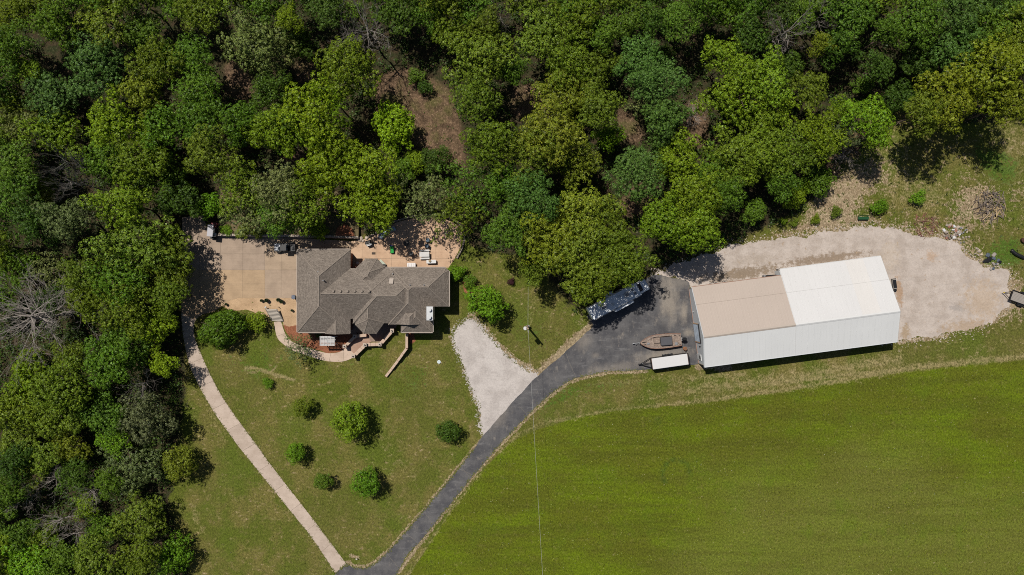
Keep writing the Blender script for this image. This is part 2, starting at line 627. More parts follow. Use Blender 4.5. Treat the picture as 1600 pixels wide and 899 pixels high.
M_grey = plain("grey_paint", (0.22, 0.22, 0.23), .5)
M_glass = plain("dark_glass", (0.02, 0.025, 0.03), .08, 0, .1, 1.0, .6)
M_bark = plain("bark", (0.13, 0.10, 0.075), .9, 0, .35, 4.0, .1)
M_dead = plain("dead_wood", (0.30, 0.265, 0.235), .9, 0, .3, 3.0, .1)
M_soffit = plain("tan_trim", (0.42, 0.36, 0.31), .6, 0, .06)
M_stone = plain("limestone", (0.46, 0.38, 0.31), .9, 0, .25, 2.5, .2)
M_wood = wood_mat("weathered_wood", (0.36, 0.26, 0.18))
M_greywood = wood_mat("grey_wood", (0.30, 0.27, 0.24))

# ------------------------------------------------------------------ the ground
WOODS = [(-90, -90), (1690, -90), (1690, 150), (1590, 165), (1560, 190), (1440, 195), (1400, 150), (1385, 215), (1325, 250), (1300, 290), (1240, 335), (1150, 375), (1110, 395),
         (1035, 420), (1010, 440), (925, 480), (900, 490), (870, 450), (830, 400), (770, 395), (735, 385), (722, 350), (640, 338), (560, 372), (345, 366), (335, 345), (287, 345), (284, 470), (290, 600), (280, 690), (262, 790), (300, 910), (300, 990), (-90, 990)]
CLEAR = [[(350, 85), (378, 95), (400, 150), (380, 165), (352, 140)], [(585, 120), (640, 105), (705, 140), (722, 210), (730, 268), (698, 275), (650, 235), (640, 190), (590, 190)],
         [(800, 135), (845, 130), (862, 180), (838, 195), (800, 180)], [(1060, 170), (1095, 150), (1108, 200), (1100, 240), (1070, 225)], [(985, 290), (1035, 285), (1030, 325), (970, 345), (965, 315)],
         [(955, 150), (1000, 190), (1010, 225), (975, 225)], [(440, 225), (485, 245), (480, 270), (445, 270)], [(460, 85), (500, 100), (500, 130), (465, 135)]]


def px_mask(X, Y, polys):
    r = np.zeros(X.shape, dtype=bool)
    for p in polys:
        r |= inpoly(X, Y, [W2(a, b) for a, b in p])
    return r


def blur(a, r):
    for ax in (0, 1):
        for _ in range(2):
            c = np.cumsum(np.pad(a, [(r + 1, r) if k == ax else (0, 0) for k in (0, 1)], mode='edge'), axis=ax)
            n = a.shape[ax]
            hi = np.take(c, np.arange(2 * r + 1, 2 * r + 1 + n), axis=ax)
            lo = np.take(c, np.arange(0, n), axis=ax)
            a = (hi - lo) / (2 * r + 1)
    return a


def stroke(X, Y, pts, width):
    """1 on a polyline (pixel points), falling to 0 at the width in metres"""
    P = [W2(*p) for p in pts]
    d = np.full(X.shape, 1e9)
    for (x0, y0), (x1, y1) in zip(P, P[1:]):
        dx, dy = x1 - x0, y1 - y0
        t = np.clip(((X - x0) * dx + (Y - y0) * dy) / (dx * dx + dy * dy), 0, 1)
        d = np.minimum(d, np.hypot(X - x0 - t * dx, Y - y0 - t * dy))
    return np.clip(1 - d / width, 0, 1)


FIELD = [(610, 990), (640, 899), (690, 820), (730, 765), (775, 713), (800, 690), (840, 672), (900, 653), (960, 643), (1100, 630), (1250, 608), (1330, 594), (1420, 580), (1520, 570), (1720, 552), (1720, 990)]
ASPH = [(500, 960), (524, 896), (541, 881), (553, 887), (571, 888), (587, 880), (602, 867), (632, 834), (670, 788), (715, 734), (740, 702), (757, 679), (797, 633), (837, 590), (879, 554), (928, 509),
        (915, 494), (950, 470), (990, 445), (1022, 429), (1060, 436), (1076, 440), (1079, 455), (1092, 569), (1040, 576), (1004, 578.5), (953, 580), (920, 586), (902, 590), (886, 597), (858, 618),
        (829, 645), (776, 700), (760, 720), (737, 745), (704, 788), (662, 840), (636, 868), (619, 899), (590, 960)]
TRI = [(708, 515), (735, 494), (751, 508), (776, 540), (801, 565), (822, 578), (838, 585), (843, 592), (810, 630), (780, 662), (757, 682), (750, 668), (746, 629), (730, 594), (719, 562), (708, 533)]
YARD = [(1020, 427), (1060, 413), (1110, 394), (1148, 383), (1200, 375), (1250, 370), (1300, 362), (1350, 355), (1375, 354), (1425, 364), (1450, 372), (1488, 374), (1503, 388), (1512, 402),
        (1534, 415), (1560, 420), (1578, 427), (1576, 452), (1578, 478), (1547, 505), (1491, 520), (1440, 527), (1395, 534), (1330, 520), (1200, 520), (1100, 480), (1078, 441), (1060, 437)]
PAD = [(326, 368), (465, 372), (549, 377), (549, 420), (465, 420), (465, 466), (372, 466), (358, 470), (345, 480), (335, 487), (312, 492), (304, 500), (284, 490), (283, 462), (285, 340), (318, 336)]
DRIVE_L = [(283, 490), (284, 505), (287, 529), (294, 564), (303, 587), (319, 618), (339, 651), (357, 676), (374.6, 700), (400, 731.5), (456, 801), (490, 844), (524, 896)]
DRIVE_R = [(318, 490), (305, 502), (303, 522), (312, 548), (328, 584), (346, 618), (370, 653.5), (404.5, 700), (429, 734), (490, 812.5), (537, 875.5), (541, 881)]

xs = np.arange(-86, 86.01, 0.36)
ys = np.arange(-50, 50.01, 0.36)
GX, GY = np.meshgrid(xs, ys)
PXX, PYY = GX / S + 800, 449.5 - GY / S
att = {}
wood = px_mask(GX, GY, [WOODS]).astype(float)
clear = px_mask(GX, GY, CLEAR).astype(float)
att['field'] = blur(px_mask(GX, GY, [FIELD]).astype(float), 1)
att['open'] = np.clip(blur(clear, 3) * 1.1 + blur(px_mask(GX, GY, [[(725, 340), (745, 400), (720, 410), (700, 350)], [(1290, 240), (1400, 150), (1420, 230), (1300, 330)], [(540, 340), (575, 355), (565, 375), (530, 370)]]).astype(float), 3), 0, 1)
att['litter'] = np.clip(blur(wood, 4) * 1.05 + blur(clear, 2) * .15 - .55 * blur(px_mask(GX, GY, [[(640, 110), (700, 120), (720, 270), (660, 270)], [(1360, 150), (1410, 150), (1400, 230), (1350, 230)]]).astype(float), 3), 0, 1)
soil = px_mask(GX, GY, [[(1150, 385), (1220, 352), (1300, 345), (1425, 352), (1500, 366), (1525, 400), (1590, 425), (1590, 450), (1300, 380), (1180, 380)],
                        [(1250, 345), (1285, 290), (1360, 250), (1400, 272), (1350, 300), (1335, 350)], [(1485, 315), (1530, 285), (1560, 310), (1550, 350), (1500, 345)],
                        [(1570, 440), (1600, 450), (1600, 490), (1540, 512), (1490, 525), (1480, 510)], [(1590, 290), (1610, 290), (1610, 330), (1592, 320)],
                        [(1022, 425), (1110, 388), (1160, 376), (1160, 388), (1060, 420)], [(1460, 355), (1500, 360), (1510, 390), (1490, 390)],
                        [(905, 480), (930, 490), (932, 512), (900, 520)], [(1290, 300), (1330, 290), (1340, 345), (1290, 350)]]).astype(float)
att['soil'] = np.clip(blur(soil, 4) * .60 + .22 * blur(px_mask(GX, GY, [[(1230, 350), (1320, 235), (1440, 205), (1610, 180), (1610, 500), (1540, 520), (1500, 365), (1380, 350)]]).astype(float), 6), 0, 1)
att['edge'] = np.zeros(GX.shape)
for pts, w, k in (([(602, 865), (670, 786), (740, 700), (757, 681)], .55, .75), ([(541, 882), (553, 888), (571, 889), (587, 881), (603, 867)], 1.0, 1.2), ([(838, 590), (879, 552), (928, 507)], 1.7, 1.0),
                  ([(619, 899), (662, 841), (737, 746), (776, 702), (829, 647), (858, 620), (886, 599), (902, 592), (953, 582), (1010, 580)], .75, .85), ([(700, 520), (722, 565), (748, 640), (753, 672)], .8, .62),
                  ([(735, 492), (776, 538), (801, 562), (838, 583)], 1.3, .85), ([(524, 897), (490, 846), (400, 733), (319, 620)], .4, .55), ([(1090, 572), (1140, 575)], 1.2, .8), ([(1405, 535), (1480, 524)], 1.0, .7),
                  ([(655, 560), (690, 567)], .5, .5), ([(548, 868), (562, 873)], .7, .8)):
    att['edge'] = np.maximum(att['edge'], stroke(GX, GY, pts, w) * k)
dry = np.zeros(GX.shape)
for pts, w, k in (([(384, 575), (398, 575), (430, 586), (459, 594)], .55, 1.1), ([(383, 580), (400, 583)], .4, .9), ([(424, 582), (432, 572)], .4, .9), ([(780, 707), (810, 678), (850, 661), (960, 640), (1100, 626), (1250, 606), (1420, 576), (1610, 556)], 1.0, .56),
                  ([(640, 895), (700, 805), (750, 742)], .8, .55), ([(1000, 622), (1240, 590), (1400, 562)], 2.2, .40), ([(930, 600), (1160, 585)], 1.5, .42), ([(840, 440), (835, 470), (828, 510)], .6, .55),
                  ([(790, 430), (840, 425)], 1.6, .5), ([(1200, 600), (1400, 578)], .6, .62), ([(330, 640), (350, 690)], 2.0, .45), ([(300, 790), (315, 830)], 1.6, .5), ([(640, 600), (700, 640)], 3, .34), ([(600, 680), (640, 740)], 4, .38),
                  ([(400, 600), (480, 690), (520, 780)], 3, .30)):
    dry = np.maximum(dry, stroke(GX, GY, pts, w) * k)
att['dry'] = np.clip(dry + .52 * blur(px_mask(GX, GY, [[(1540, 190), (1610, 170), (1610, 300), (1560, 300)], [(1340, 200), (1400, 190), (1440, 260), (1500, 280), (1470, 350), (1380, 330), (1340, 260)]]).astype(float), 4)
                      + .30 * blur(px_mask(GX, GY, [[(1030, 600), (1600, 510), (1610, 560), (1100, 620)]]).astype(float), 4), 0, 1)
att['lush'] = np.clip(blur(px_mask(GX, GY, [[(1520, 420), (1555, 360), (1600, 370), (1610, 410), (1575, 425)], [(1500, 215), (1600, 240), (1590, 300), (1540, 280)]]).astype(float), 3) * .62
                      + .42 * blur(px_mask(GX, GY, [[(770, 480), (830, 470), (900, 520), (840, 570), (790, 540)], [(590, 600), (690, 560), (690, 610), (620, 650)], [(320, 560), (420, 520), (470, 560), (380, 620)], [(330, 770), (350, 760), (360, 830), (335, 840)], [(400, 560), (700, 540), (690, 580), (420, 600)]]).astype(float), 5)
                      + .55 * blur(px_mask(GX, GY, [[(880, 600), (1080, 588), (1080, 598), (900, 620), (790, 700), (770, 720)]]).astype(float), 2), 0, 1)
rr = np.hypot(PXX - 1057, PYY - 741)
an = np.arctan2(-(PYY - 741), PXX - 1057)
att['ring'] = np.clip(1 - np.abs(rr - 22) / 6, 0, 1) * ((an > -.1) | (an < -2.4)) * .6
att['ring'] = np.maximum(att['ring'], .6 * np.clip(1 - np.hypot(PXX - 1028, PYY - 658) / 9, 0, 1))

nx, ny = len(xs), len(ys)
co = np.stack([GX.ravel(), GY.ravel(), np.zeros(nx * ny)], 1)
ii = (np.arange(ny - 1)[:, None] * nx + np.arange(nx - 1)[None]).ravel()
faces = np.stack([ii, ii + 1, ii + nx + 1, ii + nx], 1)
# the far ground round it, out to the horizon
B = [(-86, -50), (86 - (172 % .36), -50), (xs[-1], ys[-1]), (-86, ys[-1])]
far = 1500.0
vfar = [(-far, -far, 0), (far, -far, 0), (far, far, 0), (-far, far, 0)]
co = np.vstack([co, np.array(vfar)])
n0 = nx * ny
me = bpy.data.meshes.new("ground")
corner = [0, nx - 1, nx * ny - 1, nx * (ny - 1)]
edges_in = [list(range(0, nx)), [r * nx + nx - 1 for r in range(ny)], list(range(nx * ny - 1, nx * (ny - 1) - 1, -1)), [r * nx for r in range(ny - 1, -1, -1)]]
extra = []
for k in range(4):
    extra.append(tuple([n0 + k, n0 + (k + 1) % 4] + edges_in[k][::-1]))
me.from_pydata(co.tolist(), [], faces.tolist() + extra)
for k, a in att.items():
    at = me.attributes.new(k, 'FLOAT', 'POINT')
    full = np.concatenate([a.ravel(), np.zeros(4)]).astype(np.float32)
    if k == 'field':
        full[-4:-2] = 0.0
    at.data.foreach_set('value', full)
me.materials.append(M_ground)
ground = bpy.data.objects.new("ground", me)
COL.objects.link(ground)
ground["kind"] = "structure"


def wpoly(p, z=0.0):
    return [W2(a, b, z) for a, b in p]


def surf(name, px, z, mat, amp, seed, step=.25, rounds=0, thick=.25):
    o = sheet(name, rough_outline(wpoly(px), amp, step, seed, rounds), z, mat, thick)
    o["kind"] = "structure"
    return o


surf("gravel_yard", YARD, .012, M_yard, .28, 3, .22, 3)
surf("gravel_parking", TRI, .016, M_gravel, .26, 4, .2, 2)
surf("asphalt_driveway", ASPH, .030, M_asphalt, .07, 5, .25, 2)
# patched cracks across the asphalt
M_crack = plain("crack_filler", (0.21, 0.19, 0.165), .9, 0, .3, 3)
CR = setting("asphalt_crack", W(780, 690))
for i, (a, b) in enumerate((((604, 864), (622, 886)), ((634, 834), (650, 845)), ((717, 733), (738, 742)), ((811, 635), (825, 650)), ((884, 553), (900, 589)), ((720, 729), (736, 748)), ((662, 800), (676, 818)))):
    A, Bv = W(*a), W(*b)
    path = [A.lerp(Bv, t / 8) + Vector((random.uniform(-.06, .06), random.uniform(-.06, .06), .031)) for t in range(9)]
    MB().tube(path, .028, 4).build("crack_seam", M_crack, CR, world=True)


# concrete: every slab is a piece of its own
def slabs(parent, poly, xcuts, ycuts, z, mat, tint, thick=.2, gap=.018, px=True, seed=1):
    r = random.Random(seed)
    pw = [W2(a, b) for a, b in poly] if px else poly
    X = [W2(c, 0)[0] for c in xcuts] if px else xcuts
    Y = sorted(W2(0, c)[1] for c in ycuts) if px else ycuts
    for i in range(len(X) - 1):
        for j in range(len(Y) - 1):
            q = pw
            for h in ((1, 0, -X[i] - gap), (-1, 0, X[i + 1] - gap), (0, 1, -Y[j] - gap), (0, -1, Y[j + 1] - gap)):
                q = clip_half(q, *h)
                if len(q) < 3:
                    break
            if len(q) < 3 or abs(area2(q)) < .05:
                continue
            zz = z + r.uniform(-.003, .003)
            o = MB().prism(q, zz - thick, zz).build("slab", mat, parent, world=True)
            cx, cy = sum(p[0] for p in q) / len(q), sum(p[1] for p in q) / len(q)
            t = tint(cx / S + 800, 449.5 - cy / S) if tint else (1, 1, 1)
            f = r.uniform(.955, 1.03)
            o.color = (t[0] * f, t[1] * f, t[2] * f, 1)


pad = setting("parking_pad", W(400, 420))


def pad_tint(x, y):
    if x > 414:
        return (1.0, .99, 1.0) if y > 422 else (1.05, 1.03, 1.0)
    return (1.14, 1.06, .92) if y > 422 else (.98, .98, 1.02)


slabs(pad, PAD, [280, 312, 345, 379.5, 414, 439.5, 465.5, 507, 552], [333, 372, 397, 422, 444, 470, 505], .040, M_pad, pad_tint, seed=3)
M_grout = plain("joint_sand", (0.24, 0.19, 0.14), .95)
o = sheet("pad_bed", wpoly(PAD), .022, M_grout, .15)
o["kind"] = "structure"

drv = setting("concrete_driveway", W(400, 720))
Lw = smooth_line([(*W2(*p), 0) for p in DRIVE_L], .5)
Rw = smooth_line([(*W2(*p), 0) for p in DRIVE_R], .5)


def resample(P, n):
    d = [0]
    for a, b in zip(P, P[1:]):
        d.append(d[-1] + (b - a).length)
    out, j = [], 0
    for k in range(n + 1):
        t = d[-1] * k / n
        while j < len(P) - 2 and d[j + 1] < t:
            j += 1
        out.append(P[j].lerp(P[j + 1], (t - d[j]) / max(d[j + 1] - d[j], 1e-9)))
    return out


ND = 96
Lw, Rw = resample(Lw, ND), resample(Rw, ND)
for k in range(0, ND, 8):
    l, r_ = Lw[k:k + 9], Rw[k:k + 9]
    l = [p.copy() for p in l]
    r_ = [p.copy() for p in r_]
    for ln in (l, r_):
        ln[0] = ln[0].lerp(ln[1], .04)
        ln[-1] = ln[-1].lerp(ln[-2], .04)
    o = MB().prism([(p.x, p.y) for p in l] + [(p.x, p.y) for p in reversed(r_)], -.15, .036 + random.uniform(-.003, .003)).build("slab", M_conc, drv, world=True)
    f = random.uniform(.95, 1.04)
    o.color = (f, f, f, 1)
MB().prism([(p.x, p.y) for p in Lw] + [(p.x, p.y) for p in reversed(Rw)], -.1, .018).build("joint_bed", M_grout, drv, world=True)

PATIO = [(549, 377), (575, 373), (592, 364), (605, 354), (625, 346), (650, 340), (690, 340), (712, 350), (722, 364), (720, 385), (712, 402), (700, 420), (548, 421)]
pat = setting("patio", W(640, 385))
slabs(pat, PATIO, [545] + list(range(566, 730, 23)), [335, 358, 381, 404, 424], .046, M_patio, lambda x, y: (1, 1, 1) if x < 600 else (1.0, .98, .97), seed=5, gap=.014)
o = sheet("patio_bed", wpoly(PATIO), .026, M_grout, .15)
o["kind"] = "structure"

# river rock beside the pad, mulch beds
surf("rock_bed", [(346, 477), (358, 467), (372, 464), (465, 464), (465, 508), (452, 510), (443, 508), (441, 496), (420, 495), (402, 490), (385, 484), (360, 486)], .024, M_tanrock, .06, 8)
surf("mulch_bed", [(443, 508), (465, 506), (470, 520), (486, 520), (550, 522), (552, 540), (530, 551), (512, 552), (492, 546), (475, 541), (460, 534), (450, 524)], .020, M_mulch, .08, 9)
surf("mulch_bed", [(638, 519), (646, 519), (649, 533), (642, 538)], .020, M_mulch, .05, 10)
surf("mulch_bed", [(526, 371), (530, 357), (540, 350), (552, 358), (557, 371)], .900, M_mulch, .06, 11, thick=.9)
surf("mulch_bed", [(722, 440), (733, 432), (741, 448), (737, 462), (726, 456)], .020, M_mulch, .06, 12)

# curved walkway from the steps to the porch
WO = [(428, 503), (433, 527), (443, 538), (458, 548), (484, 557), (504, 563), (524, 565.6), (540, 564), (555, 557), (566, 547), (575, 538)]
WI = [(439, 502), (447, 524), (460, 536), (492, 547), (512, 552), (528, 551), (538, 546), (544, 541), (549, 535), (557, 527), (566, 520)]
wk = setting("walkway", W(500, 550))
a_ = resample(smooth_line([(*W2(*p), 0) for p in WO], .3), 48)
b_ = resample(smooth_line([(*W2(*p), 0) for p in WI], .3), 48)
for k in range(0, 48, 6):
    l, r_ = [p.copy() for p in a_[k:k + 7]], [p.copy() for p in b_[k:k + 7]]
    for ln in (l, r_):
        ln[0] = ln[0].lerp(ln[1], .04)
        ln[-1] = ln[-1].lerp(ln[-2], .04)
    o = MB().prism([(p.x, p.y) for p in l] + [(p.x, p.y) for p in reversed(r_)], -.1, .05).build("slab", M_conc, wk, world=True)
    f = random.uniform(1.04, 1.12)
    o.color = (f * 1.03, f * .99, f * .95, 1)

# ------------------------------------------------------------------ house
PITCH = 0.68


def dist_planes(P):
    """inward half planes of a counter-clockwise convex outline: d = a*x + b*y + c"""
    out = []
    for i in range(len(P)):
        (x0, y0), (x1, y1) = P[i], P[(i + 1) % len(P)]
        L_ = math.hypot(x1 - x0, y1 - y0)
        a, b = -(y1 - y0) / L_, (x1 - x0) / L_
        out.append((a, b, -(a * x0 + b * y0)))
    return out


def roof_wing(house, px, ze, gables=(), inset=.42, walls=True, pitch=PITCH):
    P = [W2(a, b, ze) for a, b in px]
    gab = set(gables)
    if area2(P) < 0:
        n = len(P)
        P = P[::-1]
        gab = {(n - 2 - g) % n for g in gables}
    D = dist_planes(P)
    vs, fs, uvs = [], [], []
    caps = []
    for i in range(len(P)):
        if i in gab:
            continue
        q = list(P)
        for j in range(len(P)):
            if j == i or j in gab:
                continue
            q = clip_half(q, D[j][0] - D[i][0], D[j][1] - D[i][1], D[j][2] - D[i][2])
            if len(q) < 3:
                break
        if len(q) < 3:
            continue
        a, b, c = D[i]
        base = len(vs)
        zz = [ze + pitch * max(0, a * x + b * y + c) for x, y in q]
        vs += [(x, y, z) for (x, y), z in zip(q, zz)]
        fs.append(tuple(range(base, base + len(q))))
        k = math.hypot(1, pitch)
        uvs.append([(x * -b + y * a, (a * x + b * y + c) * k) for x, y in q])
        for m in range(len(q)):
            p0, p1 = (*q[m], zz[m]), (*q[(m + 1) % len(q)], zz[(m + 1) % len(q)])
            if max(p0[2], p1[2]) > ze + .05:
                # is the edge shared with another slope?
                mx, my = (p0[0] + p1[0]) / 2, (p0[1] + p1[1]) / 2
                di = a * mx + b * my + c
                if any(j != i and j not in gab and abs(D[j][0] * mx + D[j][1] * my + D[j][2] - di) < 1e-4 for j in range(len(P))):
                    key = tuple(sorted((tuple(round(t, 2) for t in p0), tuple(round(t, 2) for t in p1))))
                    if key not in [k2 for k2, _, _ in caps]:
                        caps.append((key, p0, p1))
    # fascia, soffit and gable ends close the body
    b_ = len(vs)
    n = len(P)
    th = .22
    vs += [(x, y, ze - .002) for x, y in P] + [(x, y, ze - th) for x, y in P]
    body_faces = []
    me = bpy.data.meshes.new("roof")
    body_faces += [(b_ + i, b_ + n + i, b_ + n + (i + 1) % n, b_ + (i + 1) % n)[::-1] for i in range(n)]
    body_faces.append(tuple(range(b_ + 2 * n - 1, b_ + n - 1, -1)))
    for g in gab:
        p0, p1 = P[g], P[(g + 1) % n]
        d = max(min(D[j][0] * (p0[0] + p1[0]) / 2 + D[j][1] * (p0[1] + p1[1]) / 2 + D[j][2] for j in range(n) if j != g), 0)
        k = len(vs)
        vs += [(*p0, ze), (*p1, ze), ((p0[0] + p1[0]) / 2, (p0[1] + p1[1]) / 2, ze + pitch * d)]
        body_faces.append((k, k + 1, k + 2))
    q0 = house.location
    me.from_pydata([(x - q0.x, y - q0.y, z - q0.z) for x, y, z in vs], [], fs + body_faces)
    me.materials.append(M_shingle)
    me.materials.append(M_soffit)
    ul = me.uv_layers.new(name="UVMap")
    li = 0
    for f, u in zip(fs, uvs):
        for t in u:
            ul.data[li].uv = t
            li += 1
    for k in range(len(fs), len(me.polygons)):
        me.polygons[k].material_index = 1
    o = bpy.data.objects.new("roof", me)
    o.parent = house
    COL.objects.link(o)
    for _, p0, p1 in caps:
        p0, p1 = Vector(p0), Vector(p1)
        if (p1 - p0).length > .3:
            MB().tube([p0 + Vector((0, 0, -.03)), p1 + Vector((0, 0, -.03))], .085, 6).build("ridge_cap", M_ridge, o, world=True)
    if walls:
        w = list(P)
        wq = [(-60, -60), (60, -60), (60, 60), (-60, 60)]
        wq = [(x + P[0][0], y + P[0][1]) for x, y in wq]
        for a, b, c in D:
            wq = clip_half(wq, a, b, c - inset)
        if len(wq) >= 3:
            MB().prism(wq, 0, ze - th + .01).build("wall", M_brick, house, world=True)
    return o


M_ridge = plain("ridge_shingle", (0.25, 0.21, 0.175), .9, 0, .25, 4)
house = thing("house", "sprawling brick house with brown-grey shingled hip roofs and a metal chimney", "house", W(580, 460))
roof_wing(house, [(464.8, 390.5), (547.6, 390.3), (547.6, 519.6), (464.8, 519.4)], 3.300)
roof_wing(house, [(470, 419.3), (620, 419.1), (620, 498.2), (470, 498.4)], 3.312)
roof_wing(house, [(612, 418.7), (696.5, 418.6), (701.6, 423), (701.6, 479.3), (612, 479.6)], 3.288)
roof_wing(house, [(551.5, 419.6), (666, 419.6), (666, 505.4), (551.5, 505.4)], 3.300)
roof_wing(house, [(555.2, 455), (600.6, 455), (600.6, 504.6), (588, 521.8), (568.6, 521.8), (555.2, 508)], 3.318)
roof_wing(house, [(617, 470), (667, 470), (667, 507), (617, 507)], 3.27, gables=(2,))
roof_wing(house, [(626.3, 428), (676.2, 428), (676.2, 519.4), (626.3, 519.4)], 3.05)
roof_wing(house, [(607, 419.4), (676.0, 419.4), (676.0, 507.5), (607, 507.5)], 3.280)
roof_wing(house, [(550.7, 400 + 56), (550.7, 424), (571, 404.3), (589, 404.3), (601.4, 417), (601.4, 456)], 3.333)
roof_wing(house, [(508, 470), (547.2, 470), (547.2, 522), (508, 522)], 3.26, gables=(2,))
# chimney of metal on a shingled chase
cc = W(671.5, 490, 5.6)
ch = MB().box((cc.x, cc.y, 4.35), (.86, 1.95, 2.5)).build("chimney", M_soffit, house, world=True)
MB().bbox((cc.x, cc.y, 5.65), (.98, 2.08, .12), .02).build("chimney_cap", M_steel, ch, world=True)
for dy in (-.55, .55):
    m = MB().cyl((cc.x, cc.y + dy, 5.85), .17, .34, 14)
    m.cyl((cc.x, cc.y + dy, 6.08), .27, .06, 14)
    m.build("flue", M_steel, ch, world=True)


def on_roof(px, py, z):
    return W(px, py, z)


# ridge vents, plumbing stacks, skylight
for k in range(6):
    p = on_roof(521 + k * 11.1, 455.5, 5.85)
    MB().bbox((p.x, p.y, p.z + .04), (.30, .34, .22), .03).build("roof_vent", M_ridge, house, world=True)
for px, py, z in ((593, 462, 5.55), (597, 462, 5.5), (617, 462, 5.6), (611.5, 455.5, 5.0), (614, 428, 3.95), (497.5, 425, 5.35), (505.5, 438.5, 5.85), (641, 445.5, 5.0), (663, 445.5, 5.0)):
    p = on_roof(px, py, z)
    MB().cyl((p.x, p.y, p.z), .09, .6, 8).build("vent_pipe", M_grey, house, world=True)
p = on_roof(611.5, 439.8, 4.75)
sl = MB().box((p.x, p.y, 4.78), (.62, .95, .18), rx=math.atan(PITCH) * -1).build("skylight", M_soffit, house, world=True)
MB().box((p.x, p.y, 4.875), (.46, .78, .02), rx=math.atan(PITCH) * -1).build("pane", plain("skylight_dome", (.55, .52, .45), .3), sl, world=True)
# gutters along the long eaves
for a, b, z in (((464.0, 391), (464.0, 519), 3.28), ((465, 389.7), (547, 389.5), 3.28), ((602, 417.8), (696, 417.8), 3.27), ((702.4, 424), (702.4, 479), 3.27), ((466, 520.2), (508, 520.2), 3.28), ((677, 481), (677, 519), 3.03), ((627, 520.1), (676, 520.1), 3.03)):
    A, Bv = W(*a, z), W(*b, z)
    MB().tube([A, Bv], .07, 6).build("gutter", M_soffit, house, world=True)


def window(px, py, wd, ht, zc, rz):
    c = W(px, py, zc)
    f = MB().box((c.x, c.y, zc), (wd + .16, .10, ht + .16), rz).build("window", M_white, house, world=True)
    MB().box((c.x, c.y, zc), (wd, .13, ht), rz).build("pane", M_glass, f, world=True)


for px, wd in ((612, 1.6), (640, 1.6), (672, 1.2)):
    window(px, 423.1, wd, 1.3, 1.7, 0)
for px in (478, 532):
    window(px, 515.6, 1.2, 1.3, 1.7, 0)
window(698, 440, 1.2, 1.3, 1.7, math.pi / 2)
window(698, 464, 1.2, 1.3, 1.7, math.pi / 2)
window(650, 515.3, 1.6, 1.3, 1.6, 0)
window(580, 408.6, 1.3, 1.3, 1.7, 0)
for py in (410, 446, 484):
    c = W(469.2, py, 1.15)
    g = MB().box((c.x, c.y, 1.15), (.08, 2.7, 2.25)).build("garage_door", M_white, house, world=True)
    for k in range(3):
        MB().box((c.x - .045, c.y, .6 + k * .56), (.03, 2.6, .03)).build("panel_joint", M_soffit, g, world=True)
c = W(553, 418.5, 1.05)
d = MB().box((c.x, c.y + .1, 1.05), (.95, .08, 2.05)).build("door", plain("red_door", (.25, .06, .04)), house, world=True)
MB().cyl((c.x + .35, c.y + .16, 1.0), .03, .06, 8, 'y').build("handle", M_steel, d, world=True)

# ---- porch: raised floor, low brick walls with pale caps and square posts
M_cap = plain("pale_stone_cap", (0.50, 0.37, 0.28), .85, 0, .2, 3)
M_paver = concrete_mat("porch_paving", (0.40, 0.27, 0.20), (0.33, 0.21, 0.155), False)
M_porch_floor = concrete_mat("porch_floor", (0.30, 0.22, 0.17), (0.24, 0.17, 0.13), False)
surf("porch_floor", [(566, 521), (575, 527), (580, 534), (600, 534), (616, 517), (622, 505), (600, 500), (585, 520)], .070, M_porch_floor, .01, 21)
surf("entry_paving", [(557, 528), (575, 526), (583, 533), (576, 536), (556, 555), (548, 548), (543, 541)], .062, M_paver, .01, 22)
surf("entry_floor", [(548, 500), (556, 500), (570, 522), (558, 526), (548, 522)], .066, M_porch_floor, .01, 23)


def low_wall(name, label, cat, px, h, w, posts=(), ph=1.35, group=None, h1=None):
    base = W(*px[0])
    t = thing(name, label, cat, base, group=group)
    P = [W(*p) for p in px]
    for i, (a, b) in enumerate(zip(P, P[1:])):
        d = b - a
        L_ = d.length
        rz = math.atan2(d.y, d.x)
        ha = h if h1 is None else h + (h1 - h) * i / max(1, len(P) - 2)
        c = (a + b) / 2
        MB().box((c.x, c.y, ha / 2), (L_ + w * .5 - .004 * i, w - .003 * i, ha), rz).build("wall", M_brick, t, world=True)
        k = max(1, round(L_ / .9))
        for j in range(k):
            cj = a.lerp(b, (j + .5) / k)
            MB().bbox((cj.x, cj.y, ha + .045 + .002 * i), (L_ / k - .02, w + .12, .09), .015, rz).build("coping", M_cap, t, world=True)
    for p in posts:
        q = W(*p)
        s_ = MB().box((q.x, q.y, ph / 2), (.46, .46, ph)).build("post", M_brick, t, world=True)
        MB().bbox((q.x, q.y, ph + .05), (.58, .58, .10), .03).build("post_cap", M_stone, s_, world=True)
        MB().cyl((q.x, q.y, ph + .24), .09, .28, 8).build("lantern", M_black, s_, world=True)
    return t


low_wall("porch_wall", "low brick porch wall beside the arbor, with pale coping and square posts", "wall", [(541.5, 540.5), (557, 525), (574, 523.5)], .75, .34, ((541.5, 540.5), (557, 525)), 1.25, "low brick walls of the porch")
low_wall("porch_wall", "outer bent brick porch wall with four lantern posts, over the lawn", "wall", [(555, 555.5), (573, 538), (596, 537.3), (615, 516)], .85, .42, ((555, 555.5), (573, 538), (596, 537.3), (615, 516)), 1.35, "low brick walls of the porch")
low_wall("garden_wall", "thin stone wall stepping diagonally down across the lawn below the house", "wall", [(637.6, 521), (637.6, 543), (631, 552), (623, 563), (613, 576), (603.5, 588)], 1.35, .26, h1=.35)

